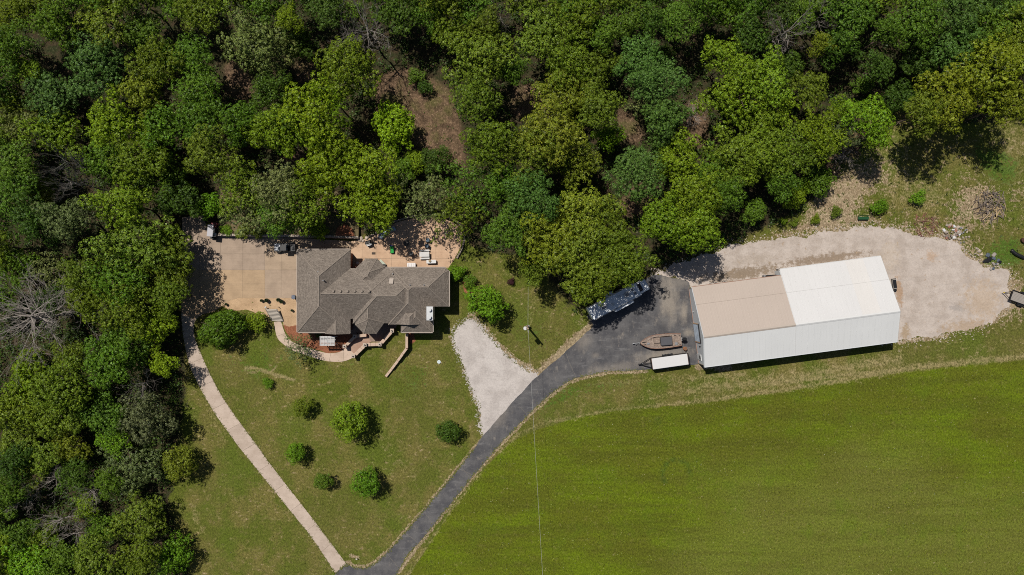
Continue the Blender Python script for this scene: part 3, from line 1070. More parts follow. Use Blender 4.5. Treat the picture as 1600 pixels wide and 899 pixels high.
# arbor with a slatted top in the mulch bed
M_slat = plain("whitewashed_slat", (0.52, 0.51, 0.50), .7, 0, .15)
c = W(511.5, 533, 2.3)
ab = thing("arbor", "small whitewashed arbor with a slatted top in the red mulch bed", "arbor", (c.x, c.y, 0))
for sx in (-1, 1):
    for sy in (-1, 1):
        MB().box((sx * 1.0, sy * .58, 1.08), (.1, .1, 2.16)).build("post", M_slat, ab)
for sy in (-1, 1):
    MB().box((0, sy * .58, 2.20), (2.34, .07, .14)).build("beam", M_slat, ab)
for k in range(8):
    MB().box((0, -.66 + k * .189, 2.31), (2.32, .125, .05)).build("slat", M_slat, ab)
for k in range(5):
    MB().box((-1.05 + k * .525, 0, 2.36), (.07, 1.46, .04)).build("batten", M_slat, ab)
sw = MB().box((0, .1, .55), (1.7, .5, .06)).build("seat", M_greywood, ab)
MB().box((0, .38, .85), (1.7, .05, .5)).build("backrest", M_greywood, ab)

# timber steps down from the pad
c0 = W(426.5, 483)
stp = thing("garden_steps", "weathered timber steps down from the rock bed to the walkway", "steps", (c0.x, c0.y, 0))
A, Bv = W(426.5, 482.5), W(434.5, 502)
d = Bv - A
rz = -.05
NST = 9
M_tread = wood_mat('pale_weathered_wood', (0.44, 0.39, 0.33))
for k in range(NST):
    p = A.lerp(Bv, (k + .5) / NST)
    z = .85 - k * .088
    tr = MB().box((p.x, p.y, z), (1.62, abs(d.y) / NST - .08, .05), rz).build("tread", M_tread, stp, world=True)
    q = A.lerp(Bv, (k + 1) / NST)
    MB().box((q.x, q.y, z - .075), (1.60, .05, .10), rz).build("riser", M_black, tr, world=True)
n_ = Vector((-1, 0, 0))
for sgn in (-1, 1):
    a, b = A + n_ * .86 * sgn, Bv + n_ * .86 * sgn
    MB().tube([a + Vector((0, 0, .85)), b + Vector((0, 0, .15))], .07, 4).build("stringer", M_greywood, stp, world=True)
for sgn, px, py in ((-1, 417.5, 481.5), (1, 436, 480)):
    q = W(px, py)
    MB().cyl((q.x, q.y, .35), .05, .7, 8).build("newel", M_greywood, stp, world=True)

# retaining wall of stone blocks along the top of the pad
rw = thing("retaining_wall", "long stone block retaining wall along the top edge of the concrete pad", "wall", W(430, 368))
M_block = plain("wall_block", (0.40, 0.335, 0.275), .9, 0, .3, 3)
RWP = [W(344, 368), W(470, 370.0), W(520, 371), W(562, 372.3)]
RL = resample(smooth_line(RWP, .4), 62)
for k in range(62):
    a, b = RL[k], RL[k + 1]
    c = (a + b) / 2
    dd = b - a
    for lv in range(3):
        MB().bbox((c.x + random.uniform(-.01, .01), c.y + .02 * lv + random.uniform(-.02, .02), .17 + .31 * lv), (dd.length - .02, .34 - .002 * lv, .30), .025, math.atan2(dd.y, dd.x)).build("block", M_block, rw, world=True)
bank = MB()
bp = [W(344, 366), W(562, 370)]
top = [(p.x, p.y + .05, .84) for p in resample([W(344, 366.5), W(562, 370.5)], 24)]
bot = [(p[0], p[1] + 5 + random.uniform(-.6, .6), .25) for p in top]
bot2 = [(p[0], p[1] + 2, -.05) for p in bot]
bk = MB()
for row in (top, bot, bot2):
    bk.v += row
nn = len(top)
for r in (0, 1):
    bk.f += [(r * nn + i, r * nn + i + 1, (r + 1) * nn + i + 1, (r + 1) * nn + i) for i in range(nn - 1)]
bk = bk.build("bank", plain("bank_soil", (.13, .10, .05), .95, 0, .4, 1.5), None)
bk["kind"] = "structure"
# curved stone wall round the patio
M_dblock = plain('dark_wall_block', (0.24, 0.20, 0.165), .9, 0, .35, 3)
pw_ = thing("patio_wall", "curved low stone wall around the shaded patio", "wall", W(700, 350))
PW = resample(smooth_line([W(575, 371), W(592, 362), (W(608, 351)), W(628, 343), W(655, 337), W(690, 337), W(714, 347), W(725, 363), W(723, 386), W(714, 404)], .4), 66)
for k in range(66):
    a, b = PW[k], PW[k + 1]
    c = (a + b) / 2
    dd = b - a
    MB().bbox((c.x, c.y, .17), (dd.length - .02, .26, .34 + random.uniform(-.02, .02)), .03, math.atan2(dd.y, dd.x)).build("block", M_dblock, pw_, world=True)

# ------------------------------------------------------------------ barn
BA = math.radians(7.5)
sw = W(1100.9, 572.7, 3.6)
barn = thing("metal_barn", "long metal barn with a half tan, half white roof and white walls", "barn", (sw.x, sw.y, 0), BA)
LU, RV, NV, NW_ = 29.36, 4.6, 11.98, 12.92
ZS, ZR = 3.6, 5.40


def zroof(v):
    return ZS + (ZR - ZS) * v / RV if v <= RV else ZR - (v - RV) * (ZR - 2.45) / (NV - RV)


M_wallp = plain("white_wall_sheet", (0.56, 0.58, 0.60), .5, 0, .05, 1.0)
M_trimb = plain("brown_trim", (0.30, 0.17, 0.12), .5)


def barn_wall(u0, u1, v1):
    t = .16
    prof = [(.12, 0), (v1 - .12, 0), (v1 - .12, zroof(v1 - .12) - t), (RV, ZR - t), (.12, zroof(.12) - t)]
    n = len(prof)
    m = MB()
    m.v = [(u0, a, b) for a, b in prof] + [(u1, a, b) for a, b in prof]
    m.f = [tuple(range(n)), tuple(range(2 * n - 1, n - 1, -1))] + [(i, n + i, n + (i + 1) % n, (i + 1) % n) for i in range(n)]
    return m.build("wall", M_wallp, barn)


barn_wall(.10, 13.70, NV)
barn_wall(13.71, LU - .10, NW_)


def roof_panel_mesh(v0, v1, lift, wd=.9175):
    m = MB()
    z0, z1 = zroof(v0) + lift, zroof(v1) + lift
    t = .03
    xs_ = [0, .03, .06, .09, wd * .5 - .03, wd * .5, wd * .5 + .03, wd - .004]
    hs = [0, .012, .012, 0, 0, .006, 0, 0]
    k = len(xs_)
    m.v = [(x, v0, z0 + h) for x, h in zip(xs_, hs)] + [(x, v1, z1 + h) for x, h in zip(xs_, hs)] + [(x, v0, z0 - t) for x in (xs_[0], xs_[-1])] + [(x, v1, z1 - t) for x in (xs_[0], xs_[-1])]
    m.f = [(i, i + 1, k + i + 1, k + i) for i in range(k - 1)] + [(2 * k, 2 * k + 2, 2 * k + 3, 2 * k + 1), tuple([2 * k, 2 * k + 1] + list(range(k - 1, -1, -1))), tuple([2 * k + 3, 2 * k + 2] + list(range(k, 2 * k)))]
    me = bpy.data.meshes.new("roof_panel")
    me.from_pydata(m.v, [], m.f)
    me.materials.append(M_sheet)
    return me


rows = [(roof_panel_mesh(-.12, RV, 0), 0, 32), (roof_panel_mesh(RV + .002, 9.40, 0), 0, 32), (roof_panel_mesh(9.37, NV + .1, -.02), 0, 15), (roof_panel_mesh(9.37, NW_ + .1, -.02), 15, 32)]
for k, (me_, i0, i1) in enumerate(rows):
    for i in range(i0, i1):
        o = bpy.data.objects.new("roof_panel", me_)
        o.parent = barn
        o.location = (i * .9175, 0, 0)
        COL.objects.link(o)
        f = random.uniform(.994, 1.005)
        tan_ = (0.435, 0.365, 0.315)
        wht = (.595, .588, .585) if not 26 <= i <= 28 else (.61, .59, .57)
        c_ = (.655, .66, .655) if k == 0 else (tan_ if i < 15 else wht)
        o.color = (c_[0] * f, c_[1] * f, c_[2] * f, 1)
for u0, u1, mt in ((0, 13.76, M_soffit), (13.77, LU, M_white)):
    m = MB()
    m.v = [(u0, RV - .22, ZR - .05), (u1, RV - .22, ZR - .05), (u1, RV, ZR + .055), (u0, RV, ZR + .055), (u1, RV + .22, ZR - .05), (u0, RV + .22, ZR - .05)]
    m.f = [(0, 1, 2, 3), (3, 2, 4, 5)]
    m.build("ridge_cap", mt, barn)
MB().tube([(0, 9.39, zroof(9.39) + .005), (13.74, 9.39, zroof(9.39) + .005)], .022, 4).build('lap_seal', plain('lap_tan', (.34, .285, .245)), barn)
MB().tube([(13.77, 9.39, zroof(9.39) + .005), (LU, 9.39, zroof(9.39) + .005)], .022, 4).build('lap_seal', plain('lap_white', (.50, .49, .48)), barn)
for u, v1, mt in ((-.05, NV, M_wallp), (LU + .02, NW_, M_white), (13.755, NV, M_white)):
    MB().tube([(u, -.12, zroof(-.12) - .02), (u, RV, ZR - .01)], .055, 4).build("rake_trim", mt, barn)
    MB().tube([(u, RV, ZR - .01), (u, v1 + .1, zroof(v1 + .1) - .02)], .055, 4).build("rake_trim", mt, barn)
MB().tube([(0, -.16, zroof(-.12) - .03), (LU, -.16, zroof(-.12) - .03)], .06, 6).build("gutter", M_wallp, barn)
MB().tube([(0, NV + .13, zroof(NV) - .08), (13.74, NV + .13, zroof(NV) - .08)], .05, 6).build("eave_trim", M_trimb, barn)
MB().tube([(13.76, NW_ + .13, zroof(NW_) - .08), (LU, NW_ + .13, zroof(NW_) - .08)], .05, 6).build("eave_trim", M_white, barn)
for v in (.1, NV - .1):
    MB().box((.09, v, zroof(v) / 2 - .1), (.1, .1, zroof(v) - .2)).build("corner_trim", M_soffit, barn)
MB().box((.08, NV / 2, .06), (.08, NV - .3, .12)).build("base_trim", M_trimb, barn)
dr = MB().box((.07, 4.95, 1.45), (.1, 2.7, 2.9)).build("overhead_door", plain("pale_blue_door", (.50, .58, .68), .4), barn)
for k in range(4):
    MB().box((.02, 4.95, .36 + .72 * k), (.02, 2.62, .62)).build("door_panel", plain("pale_blue_door", (.50, .58, .68)), dr)
for v, w_ in ((3.52, .14), (6.38, .14)):
    MB().box((.05, v, 1.5), (.14, w_, 3.0)).build("jamb", plain("tan_jamb", (.50, .33, .20)), dr)
MB().box((.04, 4.95, 3.02), (.16, 3.0, .16)).build("lintel", M_black, dr)
md = MB().box((.06, 1.15, 1.05), (.1, .95, 2.1)).build("door", M_white, barn)
MB().box((.0, 1.15, 1.55), (.04, .55, .6)).build("pane", M_glass, md)
MB().cyl((-.02, .8, 1.0), .03, .08, 8, 'x').build("handle", M_black, md)
MB().bbox((.02, 2.9, 2.35), (.2, .16, .2), .02).build("wall_lamp", M_black, barn)
MB().tube([(.02, 8.3, 1.4), (-.15, 8.3, 1.5)], .05, 6).build("vent_hood", M_white, barn)

# ------------------------------------------------------------------ vehicles and trailers
def wheel(parent, c, r, w, axis='y'):
    t = MB().cyl(c, r, w, 18, axis).build("wheel", M_rubber, parent)
    c2 = Vector(c)
    MB().cyl(c2, r * .58, w + .03, 14, axis).build("rim", M_steel, t)
    return t


q = W(966.7, 467.9, 3.2)
rv = thing("camper_trailer", "long white camper trailer with slide-outs parked half under the trees", "camper", (q.x, q.y, 0), math.radians(28.1))
M_rv = plain("camper_white", (0.74, 0.77, 0.80), .4, 0, .06, 1.5)
MB().bbox((-.72, 0, 1.95), (8.3, 2.05, 2.7), .08).build("body", M_rv, rv)
MB().bbox((4.2, 0, 2.45), (1.50, 1.75, 1.3), .10).build("nose", M_rv, rv)
MB().box((3.66, .05, 3.105), (.66, 1.2, .06)).build("roof_hatch", M_black, rv)
MB().bbox((.35, -1.26, 1.75), (3.2, .62, 2.0), .05).build("slide_out", M_rv, rv)
MB().bbox((-.75, 1.25, 1.7), (1.15, .55, 1.9), .05).build("slide_out", M_rv, rv)
for x in (-2.6, 1.4):
    a = MB().bbox((x, 0, 3.44), (.95, .72, .30), .08).build("air_conditioner", M_white, rv)
    MB().box((x, 0, 3.60), (.6, .4, .02)).build("grille", M_grey, a)
for x, y in ((-3.9, .4), (-1.2, -.3), (.2, .35), (2.5, .3), (2.6, -.35)):
    MB().bbox((x, y, 3.36), (.38, .38, .13), .03).build("roof_vent", M_grey if x > 2 else M_white, rv)
for x in (-3.0, 1.9):
    w_ = MB().box((x, -1.03, 2.1), (1.1, .04, .7)).build("window", M_black, rv)
    MB().box((x, -1.045, 2.1), (1.0, .04, .6)).build("pane", M_glass, w_)
MB().box((2.9, -1.03, 1.6), (.7, .05, 1.8)).build("door", M_white, rv)
MB().box((-.72, -1.035, 1.15), (8.1, .02, .18)).build("stripe", M_grey, rv)
MB().tube([(-4.7, -1.08, 3.2), (3.3, -1.08, 3.2)], .06, 6).build("awning_roll", M_grey, rv)
MB().box((-.5, 0, .52), (8.0, 1.0, .18)).build("frame", M_black, rv)
for x in (-1.7, -.8):
    for y in (-.9, .9):
        wheel(rv, (x, y, .36), .36, .22)
for y in (-.5, .5):
    MB().cyl((3.9, y, .9), .05, 1.8, 8).build("leg", M_steel, rv)
MB().tube([(4.9, .2, 1.8), (4.9, .2, 1.2)], .08, 8).build("hitch_pin", M_black, rv)
q = W(1003.5, 457.5, .5)
tg = thing("gas_bottle", "white gas bottle standing on the asphalt beside the camper nose", "gas bottle", (q.x, q.y, .03))
MB().cyl((0, 0, .25), .15, .5, 14).build("tank", M_white, tg)
MB().cyl((0, 0, .55), .06, .12, 10).build("valve", M_steel, tg)

# boat on its trailer
def camo_mat():
    s = Sh("camouflage_wrap", .5, .35)
    n1, n2 = s.noise(2.2, 3, .6, s.scale(s.obj(), (1, 2.2, 2))), s.noise(5, 3, .6, s.scale(s.obj(), (1, 2, 2), 0, (5, 3, 1)))
    col = s.mix(s.st(n1, .40, .50), (.33, .255, .205), (.235, .178, .145))
    col = s.mix(s.ma('MULTIPLY', s.st(n2, .56, .62), .8), col, (.12, .09, .075))
    return s.done(col)


M_camo = camo_mat()
q = W(1032.5, 533.4, .8)
BZ = math.radians(185.0)
bt = thing("boat_trailer", "galvanised boat trailer carrying the camouflage boat", "trailer", (q.x, q.y, .03), BZ)
MB().tube([(-3.0, -.55, .4), (1.4, -.55, .4), (3.1, -.08, .42)], .05, 6).build("rail", M_steel, bt)
MB().tube([(-3.0, .55, .4), (1.4, .55, .4), (3.1, .08, .42)], .05, 6).build("rail", M_steel, bt)
MB().tube([(2.9, 0, .45), (4.2, 0, .45)], .06, 6).build("tongue", M_steel, bt)
MB().box((4.22, 0, .5), (.25, .12, .12)).build("coupler", M_steel, bt)
MB().cyl((3.85, .16, .35), .05, .65, 8).build("jack", M_steel, bt)
MB().tube([(3.15, 0, .45), (3.35, 0, 1.0)], .05, 6).build("winch_post", M_steel, bt)
for x in (-2.2, -.4, 1.4):
    MB().box((x, 0, .4), (.08, 1.2, .08)).build("cross_bar", M_steel, bt)
for y in (-1.02, 1.02):
    wheel(bt, (-1.0, y, .3), .3, .2)
    MB().box((-1.0, y, .63), (.8, .24, .03)).build("mudguard", M_black, bt)
boat = thing("fishing_boat", "camouflage brown fishing boat with a black outboard motor and grey cover", "boat", (q.x, q.y, .03), BZ)
st_ = [(-3.15, .90), (-2.4, .97), (-1.2, 1.06), (0, 1.08), (.9, 1.04), (1.7, .90), (2.4, .62), (2.9, .30), (3.2, .05)]
m = MB()
for x, w_ in st_:
    rise = max(0, (x - 1.4) / 1.8) ** 2 * .35
    for y, z in ((-w_, .98), (-w_ * .92, .72), (-w_ * .55, .50 + rise), (0, .42 + rise), (w_ * .55, .50 + rise), (w_ * .92, .72), (w_, .98)):
        m.v.append((x, y, z))
for i in range(len(st_) - 1):
    for k in range(6):
        m.f.append((i * 7 + k, i * 7 + k + 1, (i + 1) * 7 + k + 1, (i + 1) * 7 + k)[::-1])
m.f.append(tuple(range(7)))
m.f.append(tuple(range(7 * 8 + 6, 7 * 8 - 1, -1)))
hull = m.build("hull", M_camo, boat)


def halfw(x):
    for (x0, w0), (x1, w1) in zip(st_, st_[1:]):
        if x0 <= x <= x1:
            return w0 + (w1 - w0) * (x - x0) / (x1 - x0)
    return st_[-1][1]


def deck(x0, x1, z0, z1, name, y0=None, y1=None, mat=None, trim=.0):
    X = [x0 + (x1 - x0) * k / 8 for k in range(9)]
    up = [(x, min(halfw(x) - trim, y1 if y1 is not None else 9)) for x in X]
    dn = [(x, max(-halfw(x) + trim, y0 if y0 is not None else -9)) for x in X]
    return MB().prism(dn + up[::-1], z0, z1).build(name, mat or M_camo, boat)


deck(1.15, 3.18, .90, 1.02, "bow_deck", trim=.04)
deck(-3.14, -1.75, .90, 1.03, "stern_deck", trim=.04)
deck(-1.74, 1.14, .60, .70, "floor", trim=.08, mat=M_camo)
deck(-1.745, 1.145, .86, 1.00, "gunwale", y0=.66, trim=.0)
deck(-1.745, 1.145, .86, 1.00, "gunwale", y1=-.74, trim=.0)
MB().tube([(x, w_ + .02, .99) for x, w_ in st_], .04, 5).build("rub_rail", M_trimb, boat)
MB().tube([(x, -w_ - .02, .99) for x, w_ in st_], .04, 5).build("rub_rail", M_trimb, boat)
MB().bbox((.62, 0, .80), (.95, .55, .26), .05).build("storage_box", M_camo, boat)
MB().bbox((-.75, .02, 1.18), (1.75, 1.25, .62), .06).build("console_cover", plain("grey_canvas", (.085, .085, .095), .9, 0, .15), boat)
MB().bbox((-2.3, .55, 1.10), (.45, .42, .14), .05).build("seat", M_grey, boat)
MB().bbox((2.0, .18, 1.07), (.42, .30, .10), .04).build("seat", M_grey, boat)
MB().bbox((1.35, .35, .88), (.34, .5, .12), .04).build("cushion", M_black, boat)
MB().tube([(2.2, -.12, 1.08), (3.0, -.05, 1.12)], .05, 6).build("trolling_motor", M_black, boat)
for x, y in ((-2.9, -.7), (-2.9, .7), (-2.2, -.7), (1.5, -.5), (2.5, .3)):
    MB().bbox((x, y, 1.05), (.26, .1, .05), .02).build("cleat", M_black, boat)
om = MB().bbox((-3.55, -.05, 1.18), (.72, .48, .62), .14).build("outboard_motor", M_black, boat)
MB().box((-3.5, -.05, .65), (.24, .12, .7)).build("leg", M_black, om)
MB().box((-3.2, -.05, .85), (.2, .5, .3)).build("bracket", M_steel, om)
for k in range(3):
    a = k * 2.094
    MB().box((-3.75, -.05 + .1 * math.cos(a), .35 + .1 * math.sin(a)), (.03, .12, .2), 0, a).build("propeller_blade", M_steel, om)

q = W(1070.6, 545, .4)
fp = thing("fire_pot", "rusty orange round drum on the asphalt behind the boat", "drum", (q.x, q.y, .03))
MB().tube([(0, 0, 0), (0, 0, .12), (0, 0, .45), (0, 0, .62)], [.2, .29, .31, .24], 16).build("bowl", plain("rust", (.42, .17, .06), .7, 0, .3, 6), fp)
MB().tube([(0, 0, .60), (0, 0, .66)], [.26, .26], 16).build("rim", plain("dark_rust", (.18, .09, .05)), fp)

q = W(1047.1, 565.2, 2.0)
ct = thing("cargo_trailer", "flat-roofed white cargo trailer with black sides and an A-frame tongue", "trailer", (q.x, q.y, .03), math.radians(8.0))
MB().box((0, 0, 1.10), (5.46, 1.64, 1.55)).build("body", M_black, ct)
MB().bbox((0, 0, 1.93), (5.50, 1.68, .12), .03).build("roof", plain("trailer_roof", (.61, .605, .60), .4, 0, .04), ct)
for y in (-.845, .845):
    MB().box((0, y, 1.90), (5.6, .03, .08)).build("edge_trim", M_black, ct)
for x in (-2.765, 2.765):
    MB().box((x, 0, 1.90), (.03, 1.72, .08)).build("edge_trim", M_trimb, ct)
MB().box((2.95, 0, .95), (.14, 1.64, 1.5)).build("ramp_door", M_black, ct)
MB().box((0, 0, .30), (5.4, 1.2, .12)).build("frame", M_black, ct)
for y in (-.75, .75):
    MB().tube([(-2.7, y, .45), (-4.35, 0, .45)], .055, 4).build("tongue_bar", M_black, ct)
MB().tube([(-2.7, 0, .45), (-4.45, 0, .45)], .05, 4).build("tongue_bar", M_black, ct)
MB().box((-4.5, 0, .5), (.28, .14, .14)).build("coupler", M_black, ct)
MB().cyl((-4.0, .1, .5), .05, .9, 8).build("jack", M_steel, ct)
for x in (-.45, .45):
    for y in (-.92, .92):
        wheel(ct, (x, y, .33), .33, .18)
for y in (-.93, .93):
    MB().box((0, y, .72), (1.7, .2, .04)).build("mudguard", M_black, ct)

q = W(1594.5, 466.5, .6)
ft = thing("utility_trailer", "black open utility trailer with a weathered plank bed on the gravel edge", "trailer", (q.x, q.y, .02), math.radians(-20))
for k in range(7):
    MB().box((0, -.60 + k * .2, .56), (3.1, .185, .05)).build("plank", M_greywood, ft)
for y in (-.80, .80):
    MB().box((0, y, .80), (3.3, .09, .10)).build("side_rail", M_black, ft)
    MB().box((0, y, .52), (3.3, .12, .14)).build("side_rail", M_black, ft)
    for x in (-1.55, -.5, .5, 1.55):
        MB().box((x, y, .66), (.07, .07, .3)).build("stake", M_black, ft)
    wheel(ft, (.2, y * 1.2, .33), .33, .2)
    MB().box((.2, y * 1.2, .72), (.95, .24, .04)).build("mudguard", M_black, ft)
for x in (-1.62, 1.62):
    MB().box((x, 0, .78), (.10, 1.6, .12)).build("end_rail", M_black, ft)
for y in (-.55, .55):
    MB().tube([(-1.6, y, .5), (-2.6, 0, .5)], .05, 4).build("tongue_bar", M_black, ft)
MB().box((-2.7, 0, .55), (.25, .12, .12)).build("coupler", plain("yellow_steel", (.5, .35, .03)), ft)

# side-by-side and golf cart by the retaining wall
q = W(443, 386.5, 1)
uv = thing("utility_vehicle", "silver and black side-by-side utility vehicle in tree shade on the pad", "utility vehicle", (q.x, q.y, .045), math.radians(181))
MB().bbox((.95, 0, .68), (1.15, 1.25, .46), .12).build("hood", plain("silver_paint", (.42, .43, .45), .3, .4), uv)
MB().bbox((-.25, 0, .50), (2.7, 1.3, .26), .06).build("chassis", M_black, uv)
bd = MB().bbox((-1.2, 0, .74), (1.1, 1.3, .12), .03).build("cargo_bed", M_black, uv)
for y in (-.63, .63):
    MB().box((-1.2, y, .92), (1.1, .05, .30)).build("bed_side", M_black, bd)
for y in (-.32, .32):
    MB().bbox((-.30, y, .78), (.5, .52, .24), .06).build("seat", M_grey, uv)
    MB().tube([(.35, y * 1.9, .8), (.12, y * 1.75, 1.75), (-.6, y * 1.75, 1.78), (-.72, y * 1.9, .8)], .035, 6).build("roll_bar", M_black, uv)
    MB().bbox((1.5, y * 1.4, .72), (.08, .22, .12), .03).build("headlight", M_white, uv)
MB().bbox((-.22, 0, 1.82), (.95, 1.2, .06), .03).build("roof", M_black, uv)
MB().bbox((.55, .25, .95), (.5, .5, .10), .04).build("windscreen", M_glass, uv)
for x in (.95, -1.15):
    for y in (-.66, .66):
        wheel(uv, (x, y, .32), .32, .24)
q = W(429.5, 389, .8)
gt = thing("gas_can", "bright green container by the front of the utility vehicle", "container", (q.x, q.y, .045))
MB().bbox((0, 0, .28), (.34, .42, .5), .06).build("body", plain("bright_green", (.10, .55, .20), .4), gt)
MB().cyl((.05, .1, .58), .05, .12, 8).build("cap", M_black, gt)

q = W(328.5, 360, 1.9)
gc = thing("golf_cart", "small cart with a pale flat roof at the corner of the pad", "cart", (q.x, q.y, .045), math.radians(84))
MB().bbox((-.05, 0, 1.86), (1.85, .92, .07), .04).build("roof", plain("pale_canopy", (.40, .39, .42), .5, 0, .06), gc)
for x in (-.8, .72):
    for y in (-.40, .40):
        MB().tube([(x * 1.05, y, .5), (x, y * .95, 1.84)], .025, 6).build("roof_post", M_black, gc)
MB().bbox((.95, 0, .62), (.8, 1.05, .42), .12).build("hood", plain("maroon_paint", (.16, .02, .025), .35), gc)
MB().bbox((-.1, 0, .42), (2.3, 1.05, .2), .05).build("chassis", M_black, gc)
MB().bbox((-.55, 0, .72), (.55, .95, .24), .06).build("seat", M_white, gc)
MB().bbox((-.85, 0, 1.0), (.12, .95, .42), .04).build("backrest", M_white, gc)
MB().tube([(.45, .2, .8), (.25, .2, 1.05)], .025, 6).build("steering_column", M_black, gc)
for x in (.8, -.75):
    for y in (-.47, .47):
        wheel(gc, (x, y, .24), .24, .18)

# ------------------------------------------------------------------ utility pole and its wires
q = W(823.3, 509.5)
pole = thing("utility_pole", "wooden utility pole with a round white transformer on the lawn", "pole", (q.x, q.y, 0))
PH = 7.0
MB().tube([(0, 0, -.3), (0, 0, PH)], [.17, .12], 10).build("post", M_wood, pole)
tr = MB().cyl((-.38, -.02, 5.9), .27, .85, 18).build("transformer", M_white, pole)
MB().tube([(-.38, -.02, 6.3), (-.38, -.02, 6.42)], [.29, .22], 18).build("lid", M_white, tr)
MB().tube([(-.3, .05, 6.4), (-.25, .08, 6.65)], .04, 6).build("bushing", M_trimb, tr)
MB().box((-.16, -.02, 5.9), (.2, .1, .5)).build("bracket", M_steel, tr)
MB().tube([(.02, -.1, 6.5), (.05, -.6, 6.45)], .045, 6).build("insulator_arm", M_white, pole)
MB().box((.25, .08, .9), (.26, .18, .4)).build("meter_box", M_grey, pole)
M_wire = plain("bare_wire", (.62, .62, .58), .4, .2, .05)


def wire(a, b, sag, label):
    P = []
    for k in range(33):
        t = k / 32
        p = a.lerp(b, t)
        p.z -= 4 * sag * t * (1 - t)
        P.append(p)
    t = thing("overhead_wire", label, "wire", a, group=None)
    MB().tube(P, .012, 5).build("strand", M_wire, t, world=True)


top = Vector((q.x + .06, q.y - .6, 6.5))
wire(top, W(851, 950, 6.3), .9, "thin pale wire crossing the field down from the utility pole")
wire(Vector((q.x, q.y + .1, 6.9)), W(826, 330, 7.2), .25, "faint wire from the utility pole up to the woods")

# ------------------------------------------------------------------ small things in the yard and on the patio
def simple(name, label, cat, px, py, z=0, rz=0.0, group=None):
    p = W(px, py, z)
    return thing(name, label, cat, (p.x, p.y, z), rz, group)


t = simple("tank_lid", "round pale septic lid set in the lawn below the house", "lid", 686, 565.5)
MB().cyl((0, 0, .10), .27, .2, 20).build("lid", plain("pale_blue_plastic", (.60, .68, .70), .5), t)
MB().cyl((0, 0, .215), .08, .03, 10).build("knob", M_grey, t)
t = simple("marker_stake", "small white marker on the corner of lawn between the two driveways", "marker", 558.3, 872)
MB().cyl((0, 0, .3), .05, .6, 8).build("stake", M_white, t)
MB().bbox((0, .03, .62), (.2, .12, .14), .03).build("cap", M_white, t)
t = simple("dark_bin", "dark wheeled bin against the garage wall at the pad edge", "bin", 461.5, 464.5, .04)
MB().tube([(0, 0, .08), (0, 0, .95)], [.30, .36], 4).build("body", plain("bin_plastic", (.03, .04, .06), .5), t)
MB().bbox((0, 0, 1.0), (.55, .6, .08), .03).build("lid", plain("bin_lid", (.10, .12, .17), .4), t)
M_pot = plain("dark_glaze", (.03, .028, .026), .4)
BLD = [(409.9, 469.8, "lone dark stone planter at the pad edge, well clear of the steps"), (418.3, 469.5, "dark round planter at the pad edge just above the timber steps"), (436.6, 468.8, "upper of two touching dark planters by the garage side of the steps"),
       (441.6, 471.2, "lower of two touching dark planters by the garage side of the steps"), (457.2, 485.2, "single dark planter in the middle of the tan rock bed"), (354.8, 475.6, "dark planter on the curved end of the tan rock bed")]
for k, (px, py, lb) in enumerate(BLD):
    t = simple("planter", lb, "planter", px, py, .03, k, "dark planters round the rock bed")
    sc_ = (.8, 1.15, 1.1, 1.0, .7, .75)[k]
    MB().tube([(0, 0, 0), (0, 0, .3 * sc_), (0, 0, .5 * sc_)], [.18 * sc_, .27 * sc_, .24 * sc_], 10).build("pot", M_pot, t)
    m = MB()
    for j in range(14):
        a = j * 2.4
        m.tube([(0, 0, .45 * sc_), (.2 * math.cos(a) * sc_, .2 * math.sin(a) * sc_, .72 * sc_), (.26 * math.cos(a) * sc_, .26 * math.sin(a) * sc_, .66 * sc_)], [.04, .07, .03], 3)
    f_ = m.build("leaves", M_leaf, t)
    f_.color = (.03, .045, .02, 1)
t = simple("path_light", "small white path light at the top of the timber steps", "lamp", 416.8, 480.5, .03)
MB().cyl((0, 0, .3), .03, .6, 6).build("stem", M_steel, t)
MB().tube([(0, 0, .55), (0, 0, .68)], [.16, .05], 12).build("lamp_head", M_white, t)

# patio furniture
def table_legs(t, lx, ly, h, mat):
    for sx in (-1, 1):
        for sy in (-1, 1):
            MB().box((sx * lx, sy * ly, h / 2), (.07, .07, h)).build("leg", mat, t)


t = simple("picnic_table", "white-grey picnic table with benches on the sunny end of the patio", "table", 664, 398, .05, .02)
M_pic = plain("bleached_plank", (.60, .59, .575), .7, 0, .1)
for k in range(5):
    MB().box((0, -.30 + k * .15, .74), (1.52, .138, .045)).build("plank", M_pic, t)
for y in (-.62, .62):
    for k in (0, 1):
        MB().box((0, y + (k - .5) * .13, .44), (1.5, .12, .04)).build("seat_plank", M_pic, t)
for x in (-.55, .55):
    for sy in (-1, 1):
        MB().tube([(x, sy * .62, .02), (x, sy * .22, .72)], .045, 4).build("leg", M_pic, t)
    MB().box((x, 0, .39), (.05, 1.4, .09)).build("cross_bar", M_pic, t)
t = simple("side_table", "bright white long table beside the picnic table, nearest the house wall", "table", 674.5, 409.3, .05, .03)
MB().bbox((0, 0, .58), (1.5, .55, .05), .02).build("table_top", M_white, t)
table_legs(t, .66, .2, .56, M_white)
t = simple("flower_pot", "beige round pot standing on the bright white long table", "pot", 671.6, 408, .65)
MB().tube([(0, 0, 0), (0, 0, .2)], [.13, .2], 12).build("pot", plain("beige_clay", (.5, .38, .25)), t)
MB().tube([(0, 0, .19), (0, 0, .3)], [.19, .06], 10).build("plant", plain("straw", (.40, .31, .18), .9, 0, .3), t)
t = simple("storage_bench", "pinkish white storage bench against the house wall on the patio", "bench", 643.5, 414.3, .05, 0)
MB().bbox((0, 0, .28), (1.25, .55, .5), .04).build("box", plain("pink_white", (.66, .56, .53), .5), t)
MB().bbox((0, 0, .56), (1.32, .62, .07), .03).build("lid", plain("white_lid", (.72, .68, .67), .5), t)
